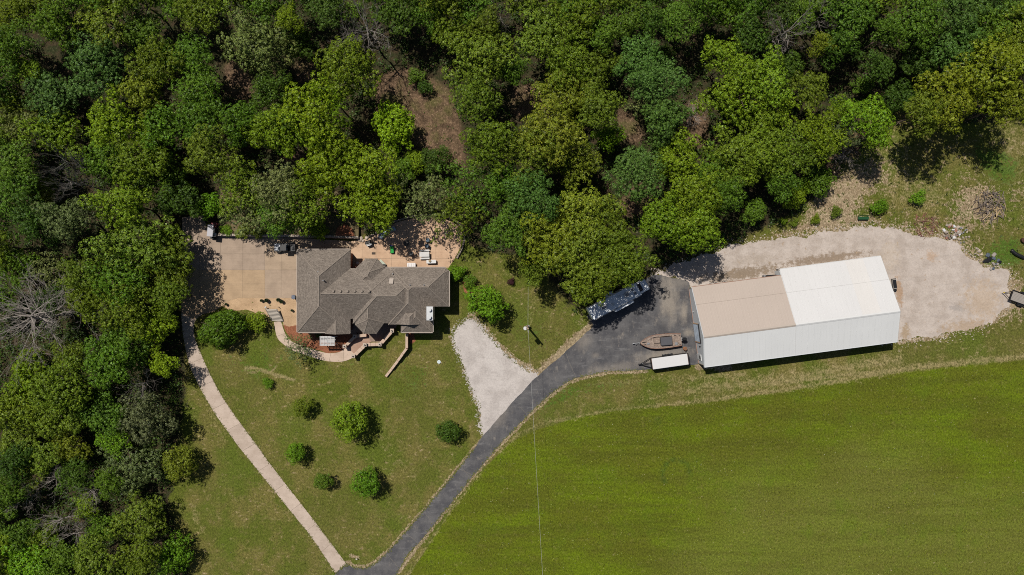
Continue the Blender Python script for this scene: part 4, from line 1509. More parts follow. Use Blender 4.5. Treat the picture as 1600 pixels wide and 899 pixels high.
for k in range(3):
    MB().box((-.4 + k * .4, -.05, .605), (.04, .5, .02)).build("rib", M_grey, t)
for x in (-.66, .66):
    MB().cyl((x, -.1, .16), .13, .06, 12, 'x').build("wheel", plain("red_brown", (.30, .12, .07)), t)
t = simple("barbecue_grill", "black barbecue grill with a white side shelf on the patio", "grill", 577, 380.5, .05, .3)
MB().bbox((0, .12, .85), (.95, .5, .32), .10).build("hood", M_black, t)
MB().box((0, .1, .66), (1.0, .55, .08)).build("firebox", M_black, t)
MB().bbox((.05, -.32, .72), (.85, .24, .05), .02).build("shelf", M_white, t)
MB().tube([(-.4, -.18, .95), (.4, -.18, .95)], .025, 6).build("handle", M_steel, t)
table_legs(t, .4, .2, .62, M_black)
t = simple("door_mat", "small dark door mat on the patio before the bay window", "mat", 583.8, 396.2, .05, 0)
MB().bbox((0, 0, .012), (.58, .36, .022), .01).build("mat", plain("brown_coir", (.07, .055, .045), .95), t)
t = simple("lounge_chair", "green cushioned lounge chair with a blue headrest in the patio shade", "chair", 613.2, 390.8, .05, math.radians(92))
M_gcush = plain("green_cushion", (.03, .30, .06), .9)
MB().bbox((-.15, 0, .42), (.75, .55, .10), .04).build("seat", M_gcush, t)
MB().box((.42, 0, .60), (.50, .55, .08), 0, 0, -.7).build("backrest", M_gcush, t)
MB().bbox((.60, 0, .82), (.14, .5, .12), .03).build("headrest", plain("blue_cushion", (.02, .05, .35), .9), t)
table_legs(t, .4, .22, .4, M_black)
t = simple("fire_pit", "round black fire pit in the middle of the patio shade", "fire pit", 636, 380.5, .05)
MB().tube([(0, 0, .18), (0, 0, .30), (0, 0, .42)], [.2, .4, .44], 18).build("bowl", M_black, t)
MB().tube([(0, 0, .40), (0, 0, .44)], [.48, .48], 18).build("rim", plain("burnt_steel", (.06, .055, .05), .6, .4), t)
for k in range(3):
    a = k * 2.094
    MB().tube([(.3 * math.cos(a), .3 * math.sin(a), .3), (.38 * math.cos(a), .38 * math.sin(a), 0)], .03, 5).build("leg", M_black, t)
M_dc = plain("charcoal_frame", (.04, .045, .05), .6)


def chair(px, py, rz, label, mat):
    t = simple("patio_chair", label, "chair", px, py, .05, rz, "patio chairs round the fire pit")
    MB().bbox((0, 0, .42), (.52, .52, .07), .03).build("seat", mat, t)
    MB().box((-.26, 0, .70), (.06, .52, .55), 0, 0, -.2).build("backrest", mat, t)
    for y in (-.28, .28):
        MB().box((0, y, .62), (.5, .06, .04)).build("armrest", M_dc, t)
    table_legs(t, .22, .22, .4, M_dc)


M_bluec = plain("slate_blue_sling", (.12, .17, .22), .8)
chair(643, 396.5, math.radians(110), "charcoal patio chair below the fire pit, facing it", M_dc)
chair(668.5, 376, math.radians(190), "slate blue patio chair at the shade edge, upper of the pair", M_bluec)
chair(667, 384.5, math.radians(170), "slate blue patio chair at the shade edge, lower of the pair", M_bluec)
t = simple("curved_sofa", "curved grey outdoor sofa following the patio wall in the shade", "sofa", 606, 363, .05)
A0, A1 = W(595, 373), W(619, 357.5)
for k in range(6):
    f = (k + .5) / 6
    p = A0.lerp(A1, f) + Vector((-1, 1, 0)) * .28 * math.sin(f * math.pi) - Vector((t.location.x, t.location.y, 0))
    rz_ = math.radians(62 - 44 * f)
    sg = MB().bbox((p.x, p.y, .22), (.54, .72, .42), .05, rz_).build("section", plain("grey_wicker", (.26, .28, .30), .8, 0, .2), t)
    MB().bbox((p.x, p.y, .48), (.5, .6, .12), .04, rz_).build("cushion", plain("pale_blue_cushion", (.36, .44, .50), .9), sg)
    bk_ = p + Vector((-math.sin(rz_), math.cos(rz_), 0)) * .34
    MB().bbox((bk_.x, bk_.y, .58), (.54, .14, .42), .04, rz_).build("backrest", plain("grey_wicker", (.26, .28, .30)), sg)
t = simple("slatted_bench", "pale green slatted bench along the slanted side of the bay", "bench", 597.8, 411.2, .05, math.radians(-44))
for k in range(4):
    MB().box((0, -.18 + k * .13, .45), (1.1, .11, .04)).build("slat", plain("pale_green_slat", (.46, .52, .42), .6), t)
table_legs(t, .48, .18, .43, M_dc)
t = simple("black_urn", "black urn at the lower end of the pale green bench", "urn", 601.2, 414.8, .05)
MB().tube([(0, 0, 0), (0, 0, .2), (0, 0, .5), (0, 0, .55)], [.12, .22, .18, .22], 12).build("pot", M_pot, t)
t = simple("white_urn", "pale urn in the nook between garage and bay", "urn", 560, 411.5, .05)
MB().tube([(0, 0, 0), (0, 0, .2), (0, 0, .5), (0, 0, .55)], [.14, .26, .2, .25], 12).build("pot", plain("pale_urn", (.5, .5, .48)), t)
for k, (px, py, r_, lb) in enumerate(((563.5, 374, .42, "flat pale boulder at the end of the stone wall, biggest of three"), (567.5, 376.5, .25, "small pale boulder below the biggest one near the grill"), (573, 372, .30, "pale boulder between the grill and the curved sofa"))):
    t = simple("boulder", lb, "boulder", px, py, .04, k, "pale boulders by the grill")
    m = MB()
    rr_ = random.Random(k)
    m.tube([(0, 0, 0), (0, 0, r_ * .4), (.04, 0, r_ * .8), (.05, 0, r_ * .9)], [r_, r_ * 1.05, r_ * .7, r_ * .25], 9)
    m.v = [(x * rr_.uniform(.85, 1.15), y * rr_.uniform(.8, 1.1), z) for x, y, z in m.v]
    m.build("stone", M_stone, t)

# beside the barn and in the rough
t = simple("metal_gate", "black tubular gate lying by the tan roof edge behind the barn", "gate", 1205, 430.5, .1, math.radians(4))
MB().box((0, -.02, .5), (2.5, .14, .14)).build("top_rail", M_black, t)
MB().box((0, .03, .22), (2.5, .10, .10)).build("lower_rail", M_black, t)
MB().tube([(1.15, -.05, .55), (.72, .85, .5)], .08, 5).build("brace", M_black, t)
MB().tube([(.70, .86, .5), (1.25, .92, .5)], .07, 5).build("end_bar", M_black, t)
for x in (-1.15, -.4, .4, 1.15):
    MB().box((x, 0, .25), (.09, .09, .5)).build("upright", M_black, t)
MB().cyl((-1.3, 0, .4), .14, .8, 8).build("post", M_grey, t)
t = simple("pallet_stack", "dark stack of scrap pallets against the white end of the barn", "pallets", 1395.5, 444, .0, BA)
for k in range(4):
    MB().box((random.uniform(-.05, .05), 0, .06 + k * .14), (.5, 1.7, .05)).build("board", M_black if k % 2 else M_greywood, t)
    MB().box((0, .7, .12 + k * .14), (.45, .1, .08)).build("bearer", M_greywood, t)
    MB().box((0, -.7, .12 + k * .14), (.45, .1, .08)).build("bearer", M_greywood, t)
MB().bbox((.05, -.95, .25), (.3, .35, .5), .05).build("can", M_black, t)
t = simple("park_bench", "dark green bench on the bank above the gravel yard", "bench", 1347, 340.5, 0, 0)
M_gr = plain("dark_green_paint", (.015, .085, .03), .5)
for k in range(3):
    MB().box((0, -.24 + k * .15, .45), (1.65, .13, .04)).build("seat_slat", M_gr, t)
for k in range(2):
    MB().box((0, .28 + k * .04, .62 + k * .18), (1.65, .04, .13)).build("back_slat", M_gr, t)
for x in (-.7, .7):
    MB().box((x, -.05, .22), (.07, .5, .42)).build("leg", M_black, t)
t = simple("drain_pipe", "black curved length of corrugated pipe on the bright grass", "pipe", 1588.5, 397, 0)
P = [Vector((-1.0, .62, .26)), Vector((-.55, .18, .26)), Vector((.1, -.22, .26)), Vector((1.0, -.62, .26))]
P = smooth_line(P, .09)
MB().tube(P, [.26 + (.025 if k % 2 else 0) for k in range(len(P))], 12, False).build("pipe", M_black, t)
t = simple("rusty_tub", "dark rusty tub in the grass above the black pipe", "tub", 1597, 375.8, 0)
MB().tube([(0, 0, 0), (0, 0, .5), (0, 0, .52)], [.34, .4, .3], 14).build("tub", plain("black_rust", (.07, .03, .02), .7, 0, .4), t)


def heap(name, label, cat, px, py, rad, n, lo, hi, mats, hgt, seed, part, flat=.35):
    t = simple(name, label, cat, px, py, 0)
    r = random.Random(seed)
    for k in range(n):
        a, d = r.uniform(0, 6.28), rad * math.sqrt(r.random())
        z = hgt * max(.05, 1 - d / rad) * r.uniform(.2, 1)
        L_ = r.uniform(lo, hi)
        b = r.uniform(0, 6.28)
        c = Vector((d * math.cos(a), d * math.sin(a), z + .05))
        v = Vector((math.cos(b), math.sin(b), r.uniform(-.25, .25))) * L_ / 2
        m = MB()
        if part == 'stone':
            m.bbox(c, (L_, L_ * r.uniform(.5, .9), L_ * .5), L_ * .14, b)
        else:
            m.tube([c - v, c + Vector((r.uniform(-.1, .1), r.uniform(-.1, .1), r.uniform(0, .1))), c + v], [.05 * L_ ** .5, .04 * L_ ** .5, .012], 4)
        m.build(part, r.choice(mats), t)
    return t


M_brush = plain('brush_wood', (.19, .155, .13), .9, 0, .3)
M_rub = plain('dull_stone', (.34, .285, .23), .9, 0, .3)
heap("brush_pile", "grey heap of cut branches in the pale dirt patch above the yard", "brush pile", 1546, 322, 2.5, 120, .6, 2.6, [M_brush, M_brush, M_brush, plain("dark_twig", (.10, .075, .06), .9), plain("yellow_branch", (.42, .31, .17), .9)], .7, 4, "branch")
heap("rubble_pile", "rubble heap of broken stone and white scraps at the yard edge", "rubble", 1487, 363, 1.4, 60, .15, .6, [M_rub, M_rub, M_rub, M_brush, M_brush, M_stone, M_white, plain("red_scrap", (.30, .14, .10))], .4, 5, "stone")
heap("stone_pile", "pale grey stones strewn along the upper gravel edge", "stones", 1503, 368, 1.2, 26, .15, .4, [M_rub, M_stone, M_grey], .2, 6, "stone")
heap("red_brush", "low tangle of reddish dead stems on the grass above the yard", "brush", 1446, 352, 2.0, 90, .3, 1.1, [plain("red_stem", (.26, .10, .08), .9), plain("brown_stem", (.2, .11, .08), .9)], .2, 7, "stem")
heap("stone_pile", "scattered pale stones in the weeds by the yard corner", "stones", 1524, 398, 1.0, 16, .15, .42, [M_rub, M_rub, plain("cream_stone", (.5, .42, .31))], .15, 8, "stone")
heap("scrap_pile", "dark scrap half hidden in grass by the yard corner", "scrap", 1549, 409, 1.2, 14, .3, .8, [M_black, plain("slate_scrap", (.08, .10, .13)), M_dead], .3, 9, "stone")

# ------------------------------------------------------------------ trees
def unit(v):
    return v / np.maximum(np.linalg.norm(v, axis=-1, keepdims=True), 1e-9)


def fib_dirs(n, zmin, rng):
    k = np.arange(n)
    z = 1 - (1 - zmin) * (k + .5) / n
    a = k * 2.399963 + rng.uniform(0, 6.28)
    r = np.sqrt(np.maximum(0, 1 - z * z))
    return np.stack([r * np.cos(a), r * np.sin(a), z], 1)


def leaf_quads(pos, nrm, size, rng, asp=.62):
    """one pointed leaf spray (a bent diamond) per position"""
    n = len(pos)
    nrm = unit(nrm)
    t = unit(np.cross(nrm, unit(rng.normal(size=(n, 3)))))
    b = np.cross(nrm, t)
    L_ = (size * rng.uniform(.65, 1.35, n))[:, None] if np.ndim(size) == 0 else (size * rng.uniform(.65, 1.35, n))[:, None]
    w = L_ * asp
    out = np.empty((n, 4, 3))
    out[:, 0] = pos - t * L_ * .5
    out[:, 1] = pos + b * w * .5 + nrm * w * .12
    out[:, 2] = pos + t * L_ * .5
    out[:, 3] = pos - b * w * .5 + nrm * w * .12
    return out.reshape(-1, 3)


def crown_mesh(name, seed, R=5.0, flat=.75, nl=20, lobe=.36, sub=34, leafn=17, leaf=.34, irr=.16, thin=0.0, zmin=-.35, open_=.7, clump=.36, dep=.62, core=.42, fill=30):
    rng = np.random.default_rng(seed)
    d = fib_dirs(nl, zmin + .05, rng)
    d = unit(d + rng.normal(size=d.shape) * .16)
    az = np.arctan2(d[:, 1], d[:, 0])
    ph = rng.uniform(0, 6.28, 4)
    outl = 1 + irr * np.sin(2 * az + ph[0]) + irr * .8 * np.sin(3 * az + ph[1]) + irr * .5 * np.sin(5 * az + ph[2])
    lr = R * lobe * rng.uniform(.72, 1.25, nl)
    c = d * (R * open_ * outl * rng.uniform(dep, 1.12, nl))[:, None]
    c[:, 2] = c[:, 2] * flat + rng.uniform(-.17, .15, nl) * R
    if nl > 1:
        c = np.vstack([c, [[0, 0, R * flat * .25]]])
        lr = np.append(lr, R * core)
    P, Nn = [], []
    for i in range(len(c)):
        k = int(sub * (lr[i] / (R * lobe)) ** 2)
        sd = unit(fib_dirs(k, -.25, rng) + rng.normal(size=(k, 3)) * .12)
        sc = c[i] + sd * (lr[i] * rng.uniform(.82, 1.08, k))[:, None]
        # drop clumps buried in the neighbouring boughs
        keep = np.ones(k, bool)
        for j in range(len(c)):
            if j != i:
                keep &= np.linalg.norm(sc - c[j], axis=1) > lr[j] * .80
        keep &= rng.random(k) > thin
        sc, sd2 = sc[keep], sd[keep]
        if not len(sc):
            continue
        cr = rng.uniform(.8, 1.25, len(sc)) * clump
        ld = unit(rng.normal(size=(len(sc), leafn, 3)) + sd2[:, None] * .75 + np.array([0, 0, .45]))
        p = sc[:, None] + ld * (cr[:, None] * rng.uniform(.6, 1.08, (len(sc), leafn)))[..., None] * np.array([1.15, 1.15, .8])
        nn = ld * 1.0 + sd2[:, None] * .45 + np.array([0, 0, .12]) + rng.normal(size=ld.shape) * .16
        P.append(p.reshape(-1, 3))
        Nn.append(nn.reshape(-1, 3))
    P, Nn = np.vstack(P), np.vstack(Nn)
    sz = np.full(len(P), leaf)
    if fill:
        # the shaded foliage deep inside the boughs
        for i in range(len(c)):
            k = int(fill * (lr[i] / (R * lobe)) ** 2)
            q = unit(rng.normal(size=(k, 3))) * (rng.random((k, 1)) ** .5) * lr[i] * .66 * np.array([1, 1, .8]) + c[i] - np.array([0, 0, .09 * R])
            P = np.vstack([P, q])
            Nn = np.vstack([Nn, rng.normal(size=(k, 3)) * .5 + np.array([0, 0, .7])])
            sz = np.append(sz, np.full(k, leaf * 2.3))
    P *= R / np.percentile(np.hypot(P[:, 0], P[:, 1]), 95)
    return quads_mesh(name, leaf_quads(P, Nn, sz, rng), 4, M_leaf)


def cedar_mesh(name, seed, R=3.0, Ht=5.5, n=9000, leaf=.26):
    """pointed evergreen: many upswept fine sprays on a cone of uneven boughs"""
    rng = np.random.default_rng(seed)
    nb = 70
    z0 = rng.uniform(0, 1, nb) ** 1.2
    az = np.arange(nb) * 2.4 + rng.uniform(-.3, .3, nb)
    ln = (1 - z0) ** .8 * R * rng.uniform(.7, 1.15, nb) + .25
    k = n // nb
    t = rng.random((nb, k)) ** .6
    r = ln[:, None] * t
    spread = rng.normal(size=(nb, k, 3)) * (.10 + .20 * t[..., None] * ln[:, None, None] / R) * .9
    p = np.stack([r * np.cos(az)[:, None], r * np.sin(az)[:, None], z0[:, None] * Ht - Ht * .4 + r * .35], -1) + spread
    nn = rng.normal(size=p.shape) * .6 + np.stack([np.cos(az)[:, None] + 0 * t, np.sin(az)[:, None] + 0 * t, 0 * t + .9], -1)
    return quads_mesh(name, leaf_quads(p.reshape(-1, 3), nn.reshape(-1, 3), leaf, rng, .4), 4, M_leaf)


CROWN = {
    'oak': [crown_mesh("oak_crown", 10 + k, nl=32 + 3 * k, lobe=.235, irr=.14 + .05 * (k % 3), flat=.66 + .08 * (k % 3), sub=18, leafn=25, leaf=.21, clump=.32, open_=.80, dep=.40, thin=.13 + .05 * (k % 2), core=.36) for k in range(7)],
    'fine': [crown_mesh("fine_crown", 30 + k, nl=52, lobe=.19, sub=17, leafn=22, leaf=.18, irr=.10, open_=.84, flat=.6, clump=.26, dep=.5, thin=.06) for k in range(3)],
    'open': [crown_mesh("open_crown", 40 + k, nl=34, lobe=.20, sub=17, leafn=20, leaf=.19, irr=.2, thin=.45, fill=10, open_=.86, flat=.6, clump=.28, dep=.4, core=.25) for k in range(3)],
    'lawn': [crown_mesh("lawn_crown", 50 + k, R=2.5, nl=34, lobe=.24, sub=17, leafn=22, leaf=.13, irr=.10, flat=.85, open_=.78, clump=.18, dep=.6, thin=.06) for k in range(3)],
    'bush': [crown_mesh("bush_crown", 60 + k, R=1.3, nl=16, lobe=.30, sub=20, leafn=20, leaf=.085, irr=.18, flat=.7, open_=.7, clump=.11, dep=.5, thin=.06) for k in range(3)],
    'bigbush': [crown_mesh("shrub_crown", 65, R=4.0, nl=34, lobe=.24, sub=30, leafn=22, leaf=.22, irr=.12, flat=.62, open_=.66, clump=.27)],
    'cedar': [cedar_mesh("cedar_crown", 70 + k, Ht=4.2) for k in range(2)],
}
BASER = {'oak': 5.0, 'fine': 5.0, 'open': 5.0, 'lawn': 2.5, 'bush': 1.3, 'bigbush': 4.0, 'cedar': 3.0}
COLR = {'olive': (.118, .170, .013), 'green': (.086, .158, .013), 'bright': (.138, .212, .010), 'blue': (.074, .148, .028), 'grey': (.140, .174, .050), 'lime': (.175, .280, .010),
        'gold': (.160, .200, .015), 'dark': (.056, .106, .012), 'cedar': (.096, .118, .044), 'vivid': (.112, .222, .010), 'red': (.070, .020, .022)}
SAY = {'olive': 'olive green', 'green': 'mid green', 'bright': 'fresh bright green', 'blue': 'bluish green', 'grey': 'pale grey green', 'lime': 'lime green', 'gold': 'golden green', 'dark': 'dark green', 'cedar': 'dull grey green',
       'vivid': 'vivid green', 'red': 'dark red'}


def trunk_mesh(name, seed, Ht, spread, r0, nlimb=7):
    r = random.Random(seed)
    m = MB()
    P = [Vector((r.uniform(-.15, .15) * k, r.uniform(-.15, .15) * k, Ht * k / 5)) for k in range(6)]
    P[0] = Vector((0, 0, -.2))
    m.tube(P, [r0 * 1.25, r0, r0 * .85, r0 * .7, r0 * .5, r0 * .25], 8)
    for k in range(nlimb):
        a = k * 2.4 + r.uniform(-.3, .3)
        i = 2 + k % 3
        b = P[i]
        u = Vector((math.cos(a), math.sin(a), 0))
        s_ = spread * r.uniform(.6, .95)
        m.tube([b, b + u * s_ * .4 + Vector((0, 0, s_ * .25)), b + u * s_ * .75 + Vector((r.uniform(-.3, .3), r.uniform(-.3, .3), s_ * .32)), b + u * s_ + Vector((0, 0, s_ * .45))], [r0 * .45, r0 * .32, r0 * .2, r0 * .08], 6)
    me = bpy.data.meshes.new(name)
    me.from_pydata(m.v, [], m.f)
    me.materials.append(M_bark)
    return me


TRUNK = [trunk_mesh("trunk", 80 + k, 10, 3.6, .24) for k in range(4)]


def dead_mesh(name, seed, Ht=8.0, R=5.0, nl=13, depth=3, r0=.18, up=.35):
    r = random.Random(seed)
    trunk, br = MB(), MB()
    P = [Vector((r.uniform(-.2, .2), r.uniform(-.2, .2), Ht * k / 5)) for k in range(6)]
    P[0] = Vector((0, 0, -.2))
    trunk.tube(P, [r0 * 1.2, r0, r0 * .85, r0 * .7, r0 * .5, r0 * .3], 7)

    def grow(p, d, L_, rad, lv):
        pts, rr_ = [p], [rad]
        q, dd = p, d
        n = 4
        for k in range(n):
            dd = (dd + Vector((r.uniform(-.22, .22), r.uniform(-.22, .22), r.uniform(-.12, .16)))).normalized()
            q = q + dd * L_ / n
            pts.append(q)
            rr_.append(max(.009, rad * (1 - .2 * (k + 1))))
        br.tube(pts, rr_, 4 if lv < 2 else 3, False)
        if lv >= depth:
            return
        for k in range(3 if lv else 5):
            i = r.randint(1, n)
            s_ = (dd + Vector((r.uniform(-.9, .9), r.uniform(-.9, .9), r.uniform(-.3, .5)))).normalized()
            grow(pts[i], s_, L_ * r.uniform(.38, .62), rr_[i] * .62, lv + 1)
    for k in range(nl):
        a = k * 2.4 + r.uniform(-.4, .4)
        z = Ht * r.uniform(.45, .98)
        b = Vector((0, 0, z))
        d = Vector((math.cos(a), math.sin(a), up + r.uniform(-.2, .3))).normalized()
        grow(b, d, R * r.uniform(.6, 1.0), r0 * .42, 0)
    res = []
    for nm, mm in (("dead_trunk", trunk), ("dead_branches", br)):
        me = bpy.data.meshes.new(nm)
        me.from_pydata(mm.v, [], mm.f)
        me.materials.append(M_dead)
        res.append(me)
    return res


DEAD = [dead_mesh("dead", 90, nl=30, R=5.2), dead_mesh("dead", 91, nl=12, R=4.5), dead_mesh("dead", 92, nl=9, R=4.5, up=.55), dead_mesh("dead", 93, nl=14, R=4.0, up=.2)]

# photo x, y and radius of each crown in pixels, colour, kind
FOREST = """
15 15 32 olive oak|82 32 42 green oak|155 24 46 olive oak|218 50 40 green oak|140 97 54 blue oak|75 147 42 blue oak|240 95 40 olive oak|294 84 38 green oak|222 140 38 gold oak|308 141 42 green oak|32 108 28 bright oak
15 160 32 olive oak|20 198 36 grey oak|80 205 46 bright oak|176 190 50 bright oak|250 195 46 green oak|310 186 38 green oak|372 190 38 green oak|305 14 38 olive oak|390 62 50 grey oak|10 62 34 green oak
425 78 40 grey open|465 66 30 dark oak|450 28 24 bright oak|421 142 40 dark oak|540 102 54 olive oak|478 174 56 bright oak|514 150 30 lime oak|614 197 38 lime lawn|748 92 56 olive oak|742 150 42 olive oak|800 108 24 green oak
707 32 42 olive oak|757 40 34 olive oak|625 14 38 dark oak|668 14 34 green oak|424 205 42 bright oak|505 12 34 dark oak|545 5 30 green open
850 48 52 olive oak|905 22 42 olive oak|892 92 44 olive oak|945 46 38 green oak|985 22 36 green oak|1070 27 36 green fine|1135 14 40 green oak|882 146 46 gold oak|936 106 40 olive oak|936 165 38 olive oak|1002 94 40 blue fine|1032 122 40 blue fine
1040 186 42 blue oak|1012 145 36 grey open|1040 80 15 dark cedar|1138 90 42 bright oak|1152 148 58 bright oak|1200 122 44 bright oak|1212 170 40 bright oak|856 208 52 gold oak|952 214 26 vivid oak|1015 30 32 dark oak|1175 55 34 dark oak
1285 68 22 gold oak|1335 18 46 green oak|1396 46 32 green oak|1436 28 44 green oak|1500 14 42 blue oak|1540 38 46 green oak|1582 14 34 green oak|1497 74 40 blue oak|1558 112 62 gold oak 10.5|1578 66 38 gold oak|1490 148 58 gold oak 10.5|1450 172 38 olive oak 10.5|1587 158 40 gold oak 10.5
1350 132 17 green lawn|1408 152 25 dark lawn|1268 138 32 olive oak|1362 182 42 vivid oak|1320 172 26 bright oak|1330 206 32 cedar open|1282 204 36 bright oak|1310 70 36 dark oak|1235 105 30 dark oak|1375 100 30 dark oak|1440 95 34 dark oak|1255 18 34 green oak
15 252 40 green oak|25 284 36 green oak|62 300 26 gold oak|160 250 36 green oak|210 248 46 olive oak|246 276 42 green oak|185 318 44 bright oak|275 312 36 dark oak|325 240 42 olive oak|375 292 48 olive oak|384 332 38 grey oak|323 322 22 vivid lawn|45 343 42 dark oak|94 343 38 grey oak|131 332 32 cedar open
206 382 62 olive oak|252 398 46 olive oak|22 415 34 green oak|75 425 40 grey open|126 432 40 olive oak|180 438 48 green oak|252 430 42 olive oak
437 202 34 green oak|502 214 44 bright oak|512 258 52 bright oak|572 262 48 bright oak|579 317 53 bright oak|680 248 27 dark lawn|648 252 18 lime lawn|630 265 22 green lawn|432 300 46 grey oak|468 322 46 olive oak|432 336 38 green oak|497 357 17 lime lawn|494 292 32 olive oak
662 310 48 grey open|726 292 52 green open|714 336 46 olive open|764 226 46 olive oak|784 285 36 green oak|792 362 38 green oak
834 234 52 olive oak|900 246 46 gold oak|832 310 46 blue fine|998 272 46 blue fine|1062 250 46 bright oak|1120 264 36 green oak|1158 248 54 olive fine|1196 230 52 olive fine|1232 240 48 olive fine|1088 312 50 bright oak 9.6|1040 346 44 bright oak 9.6|1090 356 46 bright oak 9.6|1135 305 36 green oak 9.6
916 338 56 gold oak|862 372 52 gold oak|952 362 50 olive oak 9.6|972 400 47 olive fine 9.8|902 402 52 gold oak 9.6|930 434 43 olive oak 9.4|812 340 34 dark oak|832 420 26 olive oak
1288 222 36 bright oak|1282 280 26 green lawn|1243 308 19 bright lawn|1258 290 16 bright lawn|1376 212 26 bright oak|1225 285 30 green oak|1180 330 22 green lawn
130 465 36 olive oak|190 484 50 olive oak|234 508 42 bright oak|258 464 32 olive oak|190 545 50 green oak|162 568 42 green oak|252 570 23 lime oak|44 598 46 bright oak 4|90 606 48 olive oak|28 636 46 olive oak|76 646 46 olive oak|130 628 36 green oak|222 655 48 cedar oak
25 692 36 olive oak|105 698 30 gold oak|174 693 27 vivid oak|200 734 52 cedar oak|278 727 27 gold lawn 3.2|34 734 32 olive oak|215 812 40 olive oak|266 872 33 vivid oak 2.6|24 838 30 green oak|42 880 44 vivid oak|140 876 36 olive oak|105 560 30 olive oak|75 470 26 dark oak 5|60 715 34 olive oak|65 845 30 olive oak|112 745 28 dark oak 4.5|165 755 26 green oak 5|8 770 30 green oak|115 640 34 olive oak|20 725 32 dark oak|160 650 34 green oak|40 -18 42 olive oak|125 -20 44 green oak|195 -18 40 olive oak|262 -16 42 green oak|345 -20 42 olive oak|410 -8 42 green oak|485 -20 44 dark oak|600 -14 44 green oak|690 -18 44 olive oak|740 -8 40 green oak|820 -20 44 olive oak|900 -22 44 green oak|970 -20 42 olive oak|1030 -16 40 dark oak|1100 -20 42 green oak|1180 -12 44 green oak|1225 5 36 dark oak|1300 -18 44 green oak|1380 -16 44 olive oak|1465 -20 42 green oak|1550 -18 44 blue oak|-18 120 42 green oak|-16 60 40 olive oak|-18 220 40 olive oak|-18 320 42 green oak|-18 385 40 olive oak|-16 470 38 green oak|-18 640 40 olive oak|-18 800 38 green oak|-14 870 40 bright oak|80 912 40 green oak|178 915 38 olive oak|1618 90 44 gold oak|1615 40 40 olive oak|214 872 34 olive oak|158 826 27 green oak|132 790 22 bright oak|95 870 28 green oak
"""
LAWN = [(345, 513, 39, 'green', 'bigbush', 'largest rounded dark green shrub, beside the bend of the concrete driveway'), (399, 503, 18, 'bright', 'bush', 'bright green shrub touching the large rounded shrub, by the timber steps'),
        (418, 599, 9, 'vivid', 'bush', 'smallest sapling on the lawn, just below the pale scratched line in the grass'), (471, 636, 17, 'olive', 'lawn', 'small olive round tree on the lawn directly above the little driveway-side tree'),
        (545, 656, 29, 'bright', 'lawn', 'largest and brightest round tree on the lawn between the two driveways'), (461, 707, 17, 'vivid', 'lawn', 'little round green tree on the lawn closest to the concrete driveway edge'),
        (504, 753, 15, 'green', 'lawn', 'small spiky dark tree standing next to the lowest round lawn tree'), (573, 755, 23, 'vivid', 'lawn', 'lowest mid-sized round tree on the lawn between the two driveways'),
        (697, 675, 19, 'dark', 'lawn', 'dark round tree on the lawn closest to the triangle of pale gravel'), (760, 474, 33, 'vivid', 'lawn', 'large bright round tree between the house and the tip of the gravel triangle'),
        (714, 426, 16, 'vivid', 'bush', 'leafy shrub at the house corner where the patio ends'), (734, 441, 12, 'green', 'bush', 'low dark shrub in the red mulch between house and round tree'),
        (799, 440, 7, 'red', 'bush', 'tiny dark red bush on the grass under the forest edge'), (464, 545, 27, 'grey', 'open', 'thin sparse tree leaning over the curved walkway by the house'), (496, 517, 10, 'dark', 'bush', 'dark shrub in the mulch below the garage eave'),
        (1376, 323, 15, 'vivid', 'bush', 'vivid little tree close to the green bench'), (1437, 308, 14, 'vivid', 'bush', 'vivid little tree alone in the dry grass towards the brush pile'), (1225, 346, 7, 'bright', 'bush', 'first low weed bush on the bank, at the dark wood end'),
        (1242, 348, 8, 'olive', 'bush', 'second low weed bush on the bank, just past the first'), (1276, 342, 9, 'bright', 'bush', 'yellowish low weed bush on the bank midway to the green bench'), (1308, 330, 11, 'olive', 'bush', 'broadest dull green weed bush on the bank beside the green bench'),
        (352, 360, 11, 'vivid', 'bush', 'bright low shrub by the cart at the pad corner'), (380, 362, 13, 'gold', 'bush', 'yellowish weedy shrub above the start of the block retaining wall'), (404, 363, 11, 'gold', 'bush', 'dry yellow shrub above the middle of the block retaining wall'),
        (648, 118, 15, 'green', 'bush', 'low green shrub at the top of the brown clearing in the wood'), (664, 136, 14, 'dark', 'bush', 'second low shrub at the top of the brown clearing')]
DEADS = [(45, 495, 70, 0, 9.5, 'largest bare grey dead tree, a wide fan of branches in the wood', 'largest bare grey tree'), (96, 252, 30, 1, 11.5, 'small bare tree tangled above another bare tree in the wood', None), (102, 283, 32, 3, 11, 'small bare tree just below its bare twin in the wood', None),
         (572, 40, 50, 1, 10.5, 'bare tree with a spray of pale branches near the top of the photo', 'bare tree near the top'), (540, 52, 36, 2, 9.5, 'thin bare tree beside the pale spray-shaped one near the top', None), (782, 22, 24, 3, 9, 'small bare crown among green trees at the top edge', None),
         (1236, 44, 42, 1, 11, 'pale bare tree with drooping twigs at the top towards the barn side', 'pale drooping bare tree'), (1285, 22, 30, 3, 8, 'dark brown bare tree next to the pale drooping one', None), (1084, 178, 26, 3, 2.5, 'fallen bare grey brush in the brown gap between bright trees', 'fallen grey brush'),
         (1322, 243, 26, 3, 3, 'dark bare brush at the edge of the wood above the bank', None), (218, 600, 30, 2, 7, 'bare twiggy tree leaning over the shaded edge of the driveway', 'bare tree by the driveway'), (82, 750, 34, 2, 5, 'upper of the grey leaning bare trees in the wood by the lower lawn', 'leaning bare tree'),
         (32, 782, 28, 3, 5, 'grey bare brush closest to the photo edge in the lower wood', None), (90, 815, 36, 2, 5, 'widest fan of grey bare stems in the lower wood', None), (138, 768, 30, 2, 5.5, 'bare stems beside the dull grey-green tree in the lower wood', None), (113, 835, 26, 1, 5, 'lowest tangle of grey bare stems in the lower wood', None)]
